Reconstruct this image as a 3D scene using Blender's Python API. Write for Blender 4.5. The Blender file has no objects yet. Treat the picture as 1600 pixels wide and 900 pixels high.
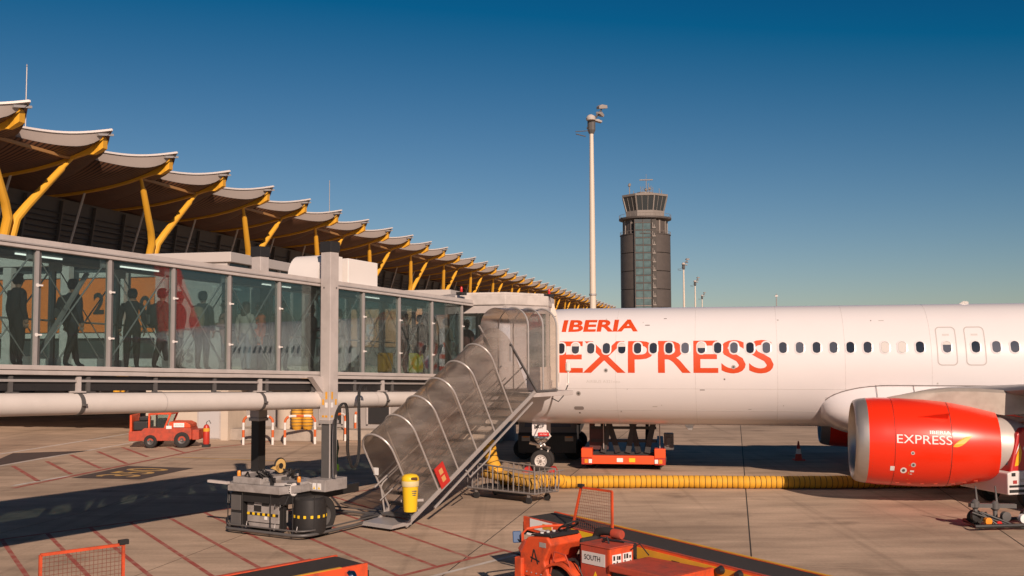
import bpy, bmesh, math, random
from mathutils import Vector, Matrix, Euler

random.seed(7)
SC = bpy.context.scene
COL = SC.collection
R = math.radians
PI = math.pi

# ------------------------------------------------------------------ camera
CAM_H = 4.4
FPX = 1600.0                      # focal length in pixels of the 1600 px wide photograph
PITCH = math.atan(95.5 / FPX)
ROLL = -0.004
cam_data = bpy.data.cameras.new('camera')
cam_data.sensor_width = 36.0
cam_data.lens = 36.0 * FPX / 1600.0
cam_data.clip_start = 0.05
cam_data.clip_end = 6000.0
cam = bpy.data.objects.new('camera', cam_data)
COL.objects.link(cam)
CAM_ROT = Matrix.Rotation(PI / 2 + PITCH, 3, 'X') @ Matrix.Rotation(ROLL, 3, 'Z')
cam.matrix_world = Matrix.Translation((0, 0, CAM_H)) @ CAM_ROT.to_4x4()
SC.camera = cam

# ------------------------------------------------------------------ light
SUN_D = Vector((-0.58, 1.95, -1.0)).normalized()      # the way the sunlight travels
sun_el = math.asin(-SUN_D.z)
to_sun = -SUN_D
world = bpy.data.worlds.new('World')
SC.world = world
world.use_nodes = True
wn = world.node_tree.nodes
wl = world.node_tree.links
wn.clear()
sky_tex = wn.new('ShaderNodeTexSky')
sky_tex.sky_type = 'NISHITA'
sky_tex.sun_disc = False
sky_tex.sun_elevation = sun_el
sky_tex.sun_rotation = math.atan2(to_sun.x, to_sun.y)
sky_tex.altitude = 600
sky_tex.air_density = 1.0
sky_tex.dust_density = 0.35
sky_tex.ozone_density = 2.2
w_bg = wn.new('ShaderNodeBackground')
w_bg.inputs['Strength'].default_value = 0.062
w_out = wn.new('ShaderNodeOutputWorld')
w_gain = wn.new('ShaderNodeVectorMath'); w_gain.operation = 'MULTIPLY_ADD'      # deep, clear winter blue
w_gain.inputs[1].default_value = (1.10, 1.0, 1.06)
w_gain.inputs[2].default_value = (-2.0, -1.5, -1.70)
w_min = wn.new('ShaderNodeVectorMath'); w_min.operation = 'MAXIMUM'; w_min.inputs[1].default_value = (0.05, 0.4, 0.8)
wl.new(sky_tex.outputs[0], w_gain.inputs[0]); wl.new(w_gain.outputs[0], w_min.inputs[0])
wl.new(w_min.outputs[0], w_bg.inputs['Color'])
wl.new(w_bg.outputs[0], w_out.inputs['Surface'])

sun_data = bpy.data.lights.new('sun', 'SUN')
sun_data.energy = 4.9
sun_data.angle = R(0.53)
sun_data.color = (1.0, 0.775, 0.625)
sun = bpy.data.objects.new('sun', sun_data)
COL.objects.link(sun)
sun.rotation_euler = (-SUN_D).to_track_quat('Z', 'Y').to_euler()
sun.location = (0, -60, 60)

SC.view_settings.view_transform = 'Standard'
SC.view_settings.look = 'None'
SC.view_settings.exposure = 0.0
SC.view_settings.gamma = 1.0
SC.view_settings.use_curve_mapping = False
SC.cycles.use_denoising = True
SC.cycles.max_bounces = 8
SC.cycles.transparent_max_bounces = 24
SC.cycles.caustics_reflective = False
SC.cycles.caustics_refractive = False

# ------------------------------------------------------------------ survey helpers (photo pixel -> point in the place)
def ray(px, py):
    return CAM_ROT @ Vector(((px - 800) / FPX, (450 - py) / FPX, -1.0))
def W(px, py, depth):
    d = ray(px, py)
    return Vector((0, 0, CAM_H)) + d * (depth / d.y)
def G(px, py, z=0.0):
    d = ray(px, py)
    return Vector((0, 0, CAM_H)) + d * ((z - CAM_H) / d.z)
def pix(p):
    q = CAM_ROT.transposed() @ (Vector(p) - Vector((0, 0, CAM_H)))
    return (800 + FPX * q.x / -q.z, 450 - FPX * q.y / -q.z)
def plan_hit(px, py, o, d):
    """distance along the plan line o + t d that shows at pixel px"""
    r = ray(px, py)
    det = r.x * (-d[1]) - r.y * (-d[0])
    # k r = o + t d
    k_t = (r.x * o[1] - r.y * o[0]) / (r.y * d[0] - r.x * d[1])
    return k_t

# ------------------------------------------------------------------ materials
MATS = {}
def mat(name, col, rough=0.6, metal=0.0, var=0.0, scale=4.0, bump=0.0, bscale=60.0, spec=0.5,
        dirt=0.0, dirt_col=(0.06, 0.045, 0.035), dscale=1.5, coat=0.0, emit=0.0, coord='Object'):
    if name in MATS:
        return MATS[name]
    m = bpy.data.materials.new(name)
    m.use_nodes = True
    nt = m.node_tree
    N, L = nt.nodes, nt.links
    b = N['Principled BSDF']
    b.inputs['Roughness'].default_value = rough
    b.inputs['Metallic'].default_value = metal
    b.inputs['Specular IOR Level'].default_value = spec
    b.inputs['Coat Weight'].default_value = coat
    c4 = (col[0], col[1], col[2], 1)
    b.inputs['Base Color'].default_value = c4
    tc = N.new('ShaderNodeTexCoord')
    src = None
    if var > 0:
        n = N.new('ShaderNodeTexNoise'); n.inputs['Scale'].default_value = scale
        n.inputs['Detail'].default_value = 6
        L.new(tc.outputs[coord], n.inputs['Vector'])
        mx = N.new('ShaderNodeMix'); mx.data_type = 'RGBA'
        mx.inputs['A'].default_value = tuple(max(0, c * (1 - var)) for c in col) + (1,)
        mx.inputs['B'].default_value = tuple(min(1, c * (1 + var)) for c in col) + (1,)
        L.new(n.outputs['Fac'], mx.inputs['Factor'])
        src = mx.outputs['Result']
    if dirt > 0:
        n = N.new('ShaderNodeTexNoise'); n.inputs['Scale'].default_value = dscale
        n.inputs['Detail'].default_value = 8; n.inputs['Roughness'].default_value = 0.65
        L.new(tc.outputs[coord], n.inputs['Vector'])
        rp = N.new('ShaderNodeMapRange')
        rp.inputs['From Min'].default_value = 0.45; rp.inputs['From Max'].default_value = 0.75
        rp.inputs['To Max'].default_value = dirt
        L.new(n.outputs['Fac'], rp.inputs['Value'])
        mx = N.new('ShaderNodeMix'); mx.data_type = 'RGBA'
        if src: L.new(src, mx.inputs['A'])
        else: mx.inputs['A'].default_value = c4
        mx.inputs['B'].default_value = dirt_col + (1,)
        L.new(rp.outputs['Result'], mx.inputs['Factor'])
        src = mx.outputs['Result']
        rr = N.new('ShaderNodeMapRange')
        rr.inputs['To Min'].default_value = rough; rr.inputs['To Max'].default_value = min(1, rough + 0.35)
        L.new(n.outputs['Fac'], rr.inputs['Value']); L.new(rr.outputs['Result'], b.inputs['Roughness'])
    if src:
        L.new(src, b.inputs['Base Color'])
    if bump > 0:
        n = N.new('ShaderNodeTexNoise'); n.inputs['Scale'].default_value = bscale
        n.inputs['Detail'].default_value = 4
        L.new(tc.outputs[coord], n.inputs['Vector'])
        bp = N.new('ShaderNodeBump'); bp.inputs['Strength'].default_value = bump
        bp.inputs['Distance'].default_value = 0.02
        L.new(n.outputs['Fac'], bp.inputs['Height']); L.new(bp.outputs['Normal'], b.inputs['Normal'])
    if emit > 0:
        b.inputs['Emission Color'].default_value = c4
        b.inputs['Emission Strength'].default_value = emit
    MATS[name] = m
    return m

def clear_mat(name, tint, veil, veil_col, refl=1.0, rough=0.02, streak=0.0):
    """clear or clouded sheet: see-through tint, a cloudy veil, mirror by Fresnel"""
    m = bpy.data.materials.new(name); m.use_nodes = True
    nt = m.node_tree; N, L = nt.nodes, nt.links
    N.clear()
    out = N.new('ShaderNodeOutputMaterial')
    tr = N.new('ShaderNodeBsdfTransparent'); tr.inputs['Color'].default_value = tint + (1,)
    df = N.new('ShaderNodeBsdfDiffuse'); df.inputs['Color'].default_value = veil_col + (1,)
    tl = N.new('ShaderNodeBsdfTranslucent'); tl.inputs['Color'].default_value = veil_col + (1,)
    dm = N.new('ShaderNodeMixShader'); dm.inputs[0].default_value = 0.4
    L.new(df.outputs[0], dm.inputs[1]); L.new(tl.outputs[0], dm.inputs[2])
    mx = N.new('ShaderNodeMixShader')
    if streak > 0:
        tc = N.new('ShaderNodeTexCoord')
        n = N.new('ShaderNodeTexNoise'); n.inputs['Scale'].default_value = 1.6; n.inputs['Detail'].default_value = 7
        mp = N.new('ShaderNodeMapping'); mp.inputs['Scale'].default_value = (0.6, 1.0, 2.2)
        L.new(tc.outputs['Object'], mp.inputs['Vector']); L.new(mp.outputs[0], n.inputs['Vector'])
        rp = N.new('ShaderNodeMapRange')
        rp.inputs['From Min'].default_value = 0.3; rp.inputs['From Max'].default_value = 0.7
        rp.inputs['To Min'].default_value = max(0, veil - streak); rp.inputs['To Max'].default_value = veil + streak
        L.new(n.outputs['Fac'], rp.inputs['Value']); L.new(rp.outputs[0], mx.inputs[0])
    else:
        mx.inputs[0].default_value = veil
    L.new(tr.outputs[0], mx.inputs[1]); L.new(dm.outputs[0], mx.inputs[2])
    gl = N.new('ShaderNodeBsdfGlossy'); gl.inputs['Roughness'].default_value = rough
    fr = N.new('ShaderNodeFresnel'); fr.inputs['IOR'].default_value = 1.5
    ml = N.new('ShaderNodeMath'); ml.operation = 'MULTIPLY'; ml.inputs[1].default_value = refl
    L.new(fr.outputs[0], ml.inputs[0])
    m2 = N.new('ShaderNodeMixShader')
    L.new(ml.outputs[0], m2.inputs[0]); L.new(mx.outputs[0], m2.inputs[1]); L.new(gl.outputs[0], m2.inputs[2])
    L.new(m2.outputs[0], out.inputs['Surface'])
    MATS[name] = m
    return m

# ------------------------------------------------------------------ mesh builder
class MB:
    def __init__(s, xf=None):
        s.v, s.f, s.m, s.xf = [], [], [], xf
        s.cur = 0
    def add(s, pts, faces):
        o = len(s.v)
        s.v += [tuple(p) for p in pts]
        s.f += [tuple(i + o for i in f) for f in faces]
        s.m += [s.cur] * len(faces)
        return s
    def hexa(s, p):
        return s.add(p, [(0, 3, 2, 1), (4, 5, 6, 7), (0, 1, 5, 4), (1, 2, 6, 5), (2, 3, 7, 6), (3, 0, 4, 7)])
    def box(s, x0, x1, y0, y1, z0, z1):
        return s.hexa([(x0, y0, z0), (x1, y0, z0), (x1, y1, z0), (x0, y1, z0), (x0, y0, z1), (x1, y0, z1), (x1, y1, z1), (x0, y1, z1)])
    def cbox(s, c, sz, rot=None):
        hx, hy, hz = sz[0] / 2, sz[1] / 2, sz[2] / 2
        P = [(-hx, -hy, -hz), (hx, -hy, -hz), (hx, hy, -hz), (-hx, hy, -hz), (-hx, -hy, hz), (hx, -hy, hz), (hx, hy, hz), (-hx, hy, hz)]
        c = Vector(c)
        if rot is not None:
            M = Euler(rot).to_matrix()
            P = [M @ Vector(p) + c for p in P]
        else:
            P = [Vector(p) + c for p in P]
        return s.hexa(P)
    def bar(s, a, b, w, h, up=(0, 0, 1)):
        a, b = Vector(a), Vector(b)
        d = (b - a).normalized()
        u = Vector(up)
        sd = d.cross(u)
        if sd.length < 1e-4: sd = d.cross(Vector((1, 0, 0)))
        sd.normalize(); u = sd.cross(d).normalized()
        P = []
        for q in (a, b):
            P += [q - sd * w / 2 - u * h / 2, q + sd * w / 2 - u * h / 2, q + sd * w / 2 + u * h / 2, q - sd * w / 2 + u * h / 2]
        return s.add(P, [(3, 2, 1, 0), (4, 5, 6, 7), (0, 1, 5, 4), (1, 2, 6, 5), (2, 3, 7, 6), (3, 0, 4, 7)])
    def tube(s, pts, r, n=8, closed=False, caps=True):
        pts = [Vector(p) for p in pts]
        rs = r if isinstance(r, (list, tuple)) else [r] * len(pts)
        m = len(pts); P = []; prev = None
        for i, p in enumerate(pts):
            if closed: d = pts[(i + 1) % m] - pts[i - 1]
            else: d = pts[min(i + 1, m - 1)] - pts[max(i - 1, 0)]
            d.normalize()
            if prev is None:
                a = d.cross(Vector((0, 0, 1)))
                if a.length < 1e-3: a = d.cross(Vector((1, 0, 0)))
            else:
                a = prev - d * prev.dot(d)
            a.normalize(); prev = a; b = d.cross(a)
            for k in range(n):
                t = 2 * PI * k / n
                P.append(p + (a * math.cos(t) + b * math.sin(t)) * rs[i])
        F = []
        for i in range(m if closed else m - 1):
            j = (i + 1) % m
            for k in range(n):
                k2 = (k + 1) % n
                F.append((i * n + k, i * n + k2, j * n + k2, j * n + k))
        if caps and not closed:
            F.append(tuple(range(n - 1, -1, -1))); F.append(tuple((m - 1) * n + k for k in range(n)))
        return s.add(P, F)
    def lathe(s, prof, n=24, o=(0, 0, 0), axis='Z', caps=True, a0=0.0):
        """prof = [(r, h)], turned round an axis through o"""
        o = Vector(o); P = []
        for r, h in prof:
            for k in range(n):
                t = a0 + 2 * PI * k / n
                c, d = r * math.cos(t), r * math.sin(t)
                P.append(o + Vector({'Z': (c, d, h), 'X': (h, c, d), 'Y': (d, h, c)}[axis]))
        F = []
        for i in range(len(prof) - 1):
            for k in range(n):
                k2 = (k + 1) % n
                F.append((i * n + k, i * n + k2, (i + 1) * n + k2, (i + 1) * n + k))
        if caps:
            F.append(tuple(range(n - 1, -1, -1))); F.append(tuple((len(prof) - 1) * n + k for k in range(n)))
        return s.add(P, F)
    def prism(s, poly, a, b, axis='Y'):
        """poly in the plane across axis, drawn out from a to b"""
        def pt(p, h):
            return {'Y': (p[0], h, p[1]), 'X': (h, p[0], p[1]), 'Z': (p[0], p[1], h)}[axis]
        n = len(poly)
        P = [pt(p, a) for p in poly] + [pt(p, b) for p in poly]
        F = [tuple(range(n)), tuple(range(2 * n - 1, n - 1, -1))]
        for i in range(n):
            j = (i + 1) % n
            F.append((i, i + n, j + n, j))
        return s.add(P, F)
    def grid(s, nu, nv, fn, thick=None):
        P = [fn(i / nu, j / nv) for i in range(nu + 1) for j in range(nv + 1)]
        F = []
        for i in range(nu):
            for j in range(nv):
                a = i * (nv + 1) + j
                F.append((a, a + 1, a + nv + 2, a + nv + 1))
        return s.add(P, F)
    def loft(s, rings, cap0=True, cap1=True):
        n = len(rings[0]); P = [p for r in rings for p in r]; F = []
        for i in range(len(rings) - 1):
            for k in range(n):
                k2 = (k + 1) % n
                F.append((i * n + k, i * n + k2, (i + 1) * n + k2, (i + 1) * n + k))
        if cap0: F.append(tuple(range(n - 1, -1, -1)))
        if cap1: F.append(tuple((len(rings) - 1) * n + k for k in range(n)))
        return s.add(P, F)
    def mesh(s, name):
        me = bpy.data.meshes.new(name)
        vs = [s.xf(Vector(p)) for p in s.v] if s.xf else s.v
        me.from_pydata([tuple(p) for p in vs], [], s.f)
        bm = bmesh.new(); bm.from_mesh(me)
        bmesh.ops.recalc_face_normals(bm, faces=bm.faces)
        bm.to_mesh(me); bm.free()
        if any(s.m): me.polygons.foreach_set('material_index', s.m)
        return me
    def build(s, name, m, parent=None, smooth=False, bevel=0.0, loc=None, seg=2, angle=35):
        me = s.mesh(name)
        for mm in (m if isinstance(m, (list, tuple)) else [m]): me.materials.append(mm)
        o = obj(name, me, parent)
        if loc is not None: o.location = loc
        if smooth:
            me.polygons.foreach_set('use_smooth', [True] * len(me.polygons))
            me.set_sharp_from_angle(angle=R(angle))
        if bevel > 0:
            bv = o.modifiers.new('bevel', 'BEVEL'); bv.width = bevel; bv.segments = seg
            bv.limit_method = 'ANGLE'; bv.angle_limit = R(30); bv.harden_normals = False
        return o

def obj(name, me, parent=None):
    o = bpy.data.objects.new(name, me); COL.objects.link(o)
    if parent is not None: o.parent = parent
    return o
def tag(o, label=None, cat=None, group=None, kind=None):
    if label: o['label'] = label
    if cat: o['category'] = cat
    if group: o['group'] = group
    if kind: o['kind'] = kind
    return o
def thing(name, label, cat, loc=(0, 0, 0), rz=0.0, group=None):
    o = obj(name, None); o.location = loc; o.rotation_euler = (0, 0, rz)
    o.empty_display_size = 0.3
    return tag(o, label, cat, group)
def inst(o, parent, loc=None, rot=None, scale=None):
    """another of the same part, sharing its mesh"""
    c = o.copy(); COL.objects.link(c); c.parent = parent
    if loc is not None: c.location = loc
    if rot is not None: c.rotation_euler = rot
    if scale is not None: c.scale = scale
    return c
def copy_tree(o, parent=None):
    c = o.copy(); COL.objects.link(c); c.parent = parent
    for ch in list(o.children): copy_tree(ch, c)
    return c

# lettering: flat outline from the built-in face, fitted to a box width x height
def text_tris(txt, width, height, bold=0.0, shear=0.0, cuts=0, space=1.0):
    cu = bpy.data.curves.new('lettering', 'FONT'); cu.body = txt; cu.size = 1.0
    cu.offset = bold; cu.shear = shear; cu.resolution_u = 4; cu.space_character = space
    o = bpy.data.objects.new('lettering', cu); COL.objects.link(o)
    dg = bpy.context.evaluated_depsgraph_get()
    me = bpy.data.meshes.new_from_object(o.evaluated_get(dg))
    bpy.data.objects.remove(o); bpy.data.curves.remove(cu)
    bm = bmesh.new(); bm.from_mesh(me); bpy.data.meshes.remove(me)
    bmesh.ops.remove_doubles(bm, verts=bm.verts, dist=1e-5)
    xs = [v.co.x for v in bm.verts]; ys = [v.co.y for v in bm.verts]
    x0, x1, y0, y1 = min(xs), max(xs), min(ys), max(ys)
    for v in bm.verts:
        v.co = Vector(((v.co.x - x0) / (x1 - x0) * width, (v.co.y - y0) / (y1 - y0) * height, 0))
    for k in range(1, cuts):
        h = height * k / cuts
        bmesh.ops.bisect_plane(bm, geom=bm.verts[:] + bm.edges[:] + bm.faces[:], plane_co=(0, h, 0), plane_no=(0, 1, 0))
    bmesh.ops.triangulate(bm, faces=bm.faces)
    bm.verts.ensure_lookup_table()
    V = [(v.co.x, v.co.y) for v in bm.verts]
    F = [tuple(v.index for v in f.verts) for f in bm.faces]
    bm.free()
    return V, F
def letters(name, txt, width, height, fn, m, parent, **k):
    V, F = text_tris(txt, width, height, **k)
    b = MB(); b.add([fn(x, y) for x, y in V], F)
    me = bpy.data.meshes.new(name)
    me.from_pydata([tuple(p) for p in b.v], [], b.f); me.materials.append(m)
    return obj(name, me, parent)
# ================================================================== materials of the place
def concrete_mat(name, base, joint_rand=True):
    m = bpy.data.materials.new(name); m.use_nodes = True
    N, L = m.node_tree.nodes, m.node_tree.links
    b = N['Principled BSDF']; b.inputs['Roughness'].default_value = 0.85
    b.inputs['Specular IOR Level'].default_value = 0.25
    geo = N.new('ShaderNodeNewGeometry')
    mp = N.new('ShaderNodeMapping'); mp.inputs['Rotation'].default_value = (0, 0, R(12.2)); mp.inputs['Scale'].default_value = (0.35, 1.6, 1)
    L.new(geo.outputs['Position'], mp.inputs['Vector'])
    n1 = N.new('ShaderNodeTexNoise'); n1.inputs['Scale'].default_value = 0.9; n1.inputs['Detail'].default_value = 9; n1.inputs['Roughness'].default_value = 0.62
    L.new(mp.outputs[0], n1.inputs['Vector'])
    n2 = N.new('ShaderNodeTexNoise'); n2.inputs['Scale'].default_value = 0.22; n2.inputs['Detail'].default_value = 5
    L.new(geo.outputs['Position'], n2.inputs['Vector'])
    n3 = N.new('ShaderNodeTexNoise'); n3.inputs['Scale'].default_value = 14; n3.inputs['Detail'].default_value = 6
    L.new(geo.outputs['Position'], n3.inputs['Vector'])
    r1 = N.new('ShaderNodeValToRGB')
    r1.color_ramp.elements[0].position = 0.30; r1.color_ramp.elements[0].color = tuple(c * 0.70 for c in base) + (1,)
    r1.color_ramp.elements[1].position = 0.68; r1.color_ramp.elements[1].color = tuple(c * 1.14 for c in base) + (1,)
    L.new(n1.outputs['Fac'], r1.inputs[0])
    r2 = N.new('ShaderNodeMapRange'); r2.inputs['From Min'].default_value = 0.35; r2.inputs['From Max'].default_value = 0.7
    r2.inputs['To Min'].default_value = 1.08; r2.inputs['To Max'].default_value = 0.70
    L.new(n2.outputs['Fac'], r2.inputs['Value'])
    r3 = N.new('ShaderNodeMapRange'); r3.inputs['From Min'].default_value = 0.3; r3.inputs['From Max'].default_value = 0.7
    r3.inputs['To Min'].default_value = 0.93; r3.inputs['To Max'].default_value = 1.07
    L.new(n3.outputs['Fac'], r3.inputs['Value'])
    # dark oil spots
    n4 = N.new('ShaderNodeTexNoise'); n4.inputs['Scale'].default_value = 0.55; n4.inputs['Detail'].default_value = 6
    mp4 = N.new('ShaderNodeMapping'); mp4.inputs['Location'].default_value = (13.7, 4.1, 0)
    L.new(geo.outputs['Position'], mp4.inputs['Vector']); L.new(mp4.outputs[0], n4.inputs['Vector'])
    r4 = N.new('ShaderNodeMapRange'); r4.inputs['From Min'].default_value = 0.60; r4.inputs['From Max'].default_value = 0.74
    r4.inputs['To Min'].default_value = 1.0; r4.inputs['To Max'].default_value = 0.6
    L.new(n4.outputs['Fac'], r4.inputs['Value'])
    # long rubber streaks left by tyres
    mp6 = N.new('ShaderNodeMapping'); mp6.inputs['Rotation'].default_value = (0, 0, R(28)); mp6.inputs['Scale'].default_value = (2.2, 0.05, 1)
    n6 = N.new('ShaderNodeTexNoise'); n6.inputs['Scale'].default_value = 1.0; n6.inputs['Detail'].default_value = 5
    L.new(geo.outputs['Position'], mp6.inputs['Vector']); L.new(mp6.outputs[0], n6.inputs['Vector'])
    r6 = N.new('ShaderNodeMapRange'); r6.inputs['From Min'].default_value = 0.56; r6.inputs['From Max'].default_value = 0.74
    r6.inputs['To Min'].default_value = 1.0; r6.inputs['To Max'].default_value = 0.74
    L.new(n6.outputs['Fac'], r6.inputs['Value'])
    oi = N.new('ShaderNodeObjectInfo')
    r5 = N.new('ShaderNodeMapRange'); r5.inputs['To Min'].default_value = 0.94; r5.inputs['To Max'].default_value = 1.06
    L.new(oi.outputs['Random'], r5.inputs['Value'])
    prev = r2.outputs[0]
    for rr in (r3, r4, r5, r6):
        mu = N.new('ShaderNodeMath'); mu.operation = 'MULTIPLY'
        L.new(prev, mu.inputs[0]); L.new(rr.outputs[0], mu.inputs[1]); prev = mu.outputs[0]
    vm = N.new('ShaderNodeVectorMath'); vm.operation = 'SCALE'
    L.new(r1.outputs[0], vm.inputs[0]); L.new(prev, vm.inputs['Scale'])
    L.new(vm.outputs[0], b.inputs['Base Color'])
    bp = N.new('ShaderNodeBump'); bp.inputs['Strength'].default_value = 0.25; bp.inputs['Distance'].default_value = 0.01
    L.new(n3.outputs['Fac'], bp.inputs['Height']); L.new(bp.outputs[0], b.inputs['Normal'])
    MATS[name] = m
    return m

M_CONC = concrete_mat('apron_concrete', (0.53, 0.395, 0.285))
M_SEAL = mat('joint_sealant', (0.05, 0.042, 0.036), 0.9)
M_RED_PAINT = mat('red_road_paint', (0.36, 0.075, 0.055), 0.75, dirt=0.9, dirt_col=(0.46, 0.30, 0.22), dscale=3.0, coord='Object')
M_WHITE_PAINT = mat('white_road_paint', (0.62, 0.58, 0.52), 0.7, dirt=0.9, dirt_col=(0.36, 0.28, 0.23), dscale=2.0)
M_YEL_PAINT = mat('yellow_road_paint', (0.60, 0.36, 0.10), 0.7, dirt=0.8, dirt_col=(0.34, 0.26, 0.2), dscale=2.5)
M_BLACK_PAINT = mat('black_road_paint', (0.075, 0.055, 0.048), 0.8, var=0.25, scale=2)
M_GREY = mat('bridge_grey_paint', (0.50, 0.455, 0.43), 0.45, var=0.06, scale=3, dirt=0.25, dscale=2.0)
M_GREY2 = mat('galvanised_grey', (0.46, 0.43, 0.41), 0.4, metal=0.35, var=0.10, scale=9)
M_DGREY = mat('dark_grey_metal', (0.10, 0.095, 0.092), 0.5, var=0.15, scale=6)
M_BLACK = mat('black_steel', (0.022, 0.021, 0.021), 0.5, var=0.2, scale=8)
M_RUBBER = mat('rubber', (0.026, 0.024, 0.023), 0.85, var=0.25, scale=7)
M_WHITE = mat('white_paint', (0.78, 0.74, 0.70), 0.4, var=0.03, scale=2)
M_PIPE = mat('white_pipe_paint', (0.66, 0.61, 0.565), 0.45, var=0.03, scale=3, dirt=0.12, dscale=1.2)
M_FUSE = mat('aircraft_white', (0.765, 0.735, 0.735), 0.28, var=0.02, scale=1.5, coat=0.25, bump=0.10, bscale=1.3)
M_RED = mat('aircraft_red', (0.80, 0.030, 0.006), 0.3, coat=0.35, var=0.03, scale=1.0)
M_LETTER = mat('orange_red_letters', (0.66, 0.070, 0.014), 0.4)
M_ORANGE = mat('loader_orange_red', (0.72, 0.085, 0.020), 0.45, var=0.16, scale=6, dirt=0.75, dirt_col=(0.15, 0.045, 0.025), dscale=3.5)
M_ORANGE_D = mat('faded_red_paint', (0.46, 0.065, 0.032), 0.55, var=0.18, scale=7, dirt=0.7, dirt_col=(0.13, 0.06, 0.045), dscale=4)
M_YELLOW = mat('pylon_yellow', (0.78, 0.40, 0.035), 0.45, var=0.05, scale=1)
M_YELLOW2 = mat('bright_yellow_plastic', (0.85, 0.55, 0.02), 0.4, var=0.04, scale=5)
M_AMBER = mat('yellow_steel', (0.72, 0.36, 0.03), 0.5, var=0.1, scale=5, dirt=0.3)
M_BELT = mat('conveyor_rubber', (0.036, 0.030, 0.027), 0.8, var=0.2, scale=9, bump=0.2, bscale=90)
M_SILVER = mat('brushed_aluminium', (0.62, 0.58, 0.54), 0.33, metal=0.85, var=0.08, scale=5)
M_LIP = mat('inlet_lip_aluminium', (0.50, 0.465, 0.43), 0.42, metal=0.75, var=0.08, scale=6)
M_FAN = mat('fan_titanium', (0.09, 0.088, 0.09), 0.4, metal=0.7)
M_WINDOW = mat('cabin_glass', (0.032, 0.040, 0.055), 0.12, var=0.5, scale=6, spec=0.6)
_n, _l = M_WINDOW.node_tree.nodes, M_WINDOW.node_tree.links
_oi = _n.new('ShaderNodeObjectInfo'); _rp = _n.new('ShaderNodeValToRGB')
_rp.color_ramp.elements[0].color = (0.022, 0.028, 0.040, 1); _rp.color_ramp.elements[1].color = (0.12, 0.13, 0.16, 1)
_rp.color_ramp.elements[0].position = 0.35
_l.new(_oi.outputs['Random'], _rp.inputs[0]); _l.new(_rp.outputs[0], _n['Principled BSDF'].inputs['Base Color'])
M_SHADE = mat('window_shade', (0.60, 0.57, 0.54), 0.6)
M_LINE = mat('panel_gap', (0.16, 0.13, 0.12), 0.8)
M_EDGE = mat('door_outline_grey', (0.50, 0.47, 0.45), 0.6)
M_CREAM = mat('cream_wall', (0.60, 0.51, 0.41), 0.85, var=0.06, scale=1.5, dirt=0.3, dirt_col=(0.3, 0.23, 0.18), dscale=0.7, bump=0.1)
M_PLINTH = mat('plinth_concrete', (0.42, 0.36, 0.30), 0.9, var=0.15, scale=2, dirt=0.5, dscale=1.3, bump=0.2)
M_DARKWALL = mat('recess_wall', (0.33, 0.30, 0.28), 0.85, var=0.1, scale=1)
M_ORG_SIGN = mat('orange_sign', (0.78, 0.19, 0.025), 0.55, var=0.04, scale=2)
M_BLACK_TXT = mat('black_print', (0.02, 0.02, 0.02), 0.6)
M_WHITE_TXT = mat('white_print', (0.80, 0.79, 0.77), 0.5)
M_GREY_TXT = mat('grey_print', (0.45, 0.43, 0.42), 0.6)
M_CHROME = mat('chrome', (0.75, 0.72, 0.70), 0.18, metal=1.0)
M_LAMP = mat('lamp_lens', (0.85, 0.80, 0.72), 0.15)
M_AMBERLENS = mat('amber_lens', (0.80, 0.28, 0.03), 0.25)
M_REDLENS = mat('red_lens', (0.55, 0.02, 0.015), 0.25)
M_BLUE = mat('blue_plastic', (0.03, 0.085, 0.20), 0.5)
M_TYRE = M_RUBBER
M_RIM = mat('wheel_rim', (0.68, 0.64, 0.60), 0.4, metal=0.2)
M_FLUO = mat('fluorescent_tube', (1.0, 0.93, 0.80), 0.5, emit=1.6)

# ================================================================== apron
b = MB(); b.box(-1800, 1800, -300, 3500, -0.6, -0.012)
apron = tag(b.build('apron', M_CONC), kind='structure')
SL_RZ = -R(12.2)
grid = obj('concrete_paving', None); grid.location = (0.29, 0, 0); grid.rotation_euler = (0, 0, SL_RZ)
tag(grid, kind='structure')
b = MB(); b.add([(-65, 4, -0.007), (53.2, 4, -0.007), (53.2, 104, -0.007), (-65, 104, -0.007)], [(0, 1, 2, 3)])
b.build('joint_seal', M_SEAL, grid)
SLW, SLL = 5.91, 11.8
sb = MB(); sb.box(0.017, SLW - 0.017, 0.006, SLL - 0.006, -0.006, 0.0)
slab0 = None
for i in range(-11, 9):
    for j in range(8):
        loc = (i * SLW, 9.9 + (j - 0) * SLL - 0.0, 0)
        if slab0 is None: slab0 = sb.build('slab', M_CONC, grid, loc=loc)
        else: inst(slab0, grid, loc)

LAYER = [0.004]
def stripe(a, c, w, m, name='painted_line'):
    """painted stripe on the apron from a to c"""
    a = Vector((a[0], a[1], 0)); c = Vector((c[0], c[1], 0))
    d = (c - a).normalized(); s = Vector((-d.y, d.x, 0)) * w / 2
    z = Vector((0, 0, LAYER[0]))
    n = max(1, int((c - a).length / 1.5))
    P = []
    for k in range(n + 1):
        q = a.lerp(c, k / n)
        P += [q - s + z, q + s + z]
    b = MB(); b.add(P, [(2 * k, 2 * k + 2, 2 * k + 3, 2 * k + 1) for k in range(n)])
    return b.build(name, m, apron)
P0 = G(788, 860); P2 = G(683, 886)
st = Vector((P2.x - P0.x, P2.y - P0.y)) / 2
hd = Vector((math.sin(R(-32)), math.cos(R(-32))))
fa, fb = G(181, 819), G(530, 772)
fd = Vector((fb.x - fa.x, fb.y - fa.y))
for i in range(13):
    p = Vector((P0.x, P0.y)) + st * i
    # where the hatch line meets the far border
    det = hd.x * (-fd.y) + fd.x * hd.y
    rx, ry = fa.x - p.x, fa.y - p.y
    t = (rx * (-fd.y) + fd.x * ry) / det
    stripe(p, p + hd * t, 0.10, M_RED_PAINT)
LAYER[0] = 0.006
stripe(P0, Vector((P0.x, P0.y)) + st * 13, 0.13, M_RED_PAINT)
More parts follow.
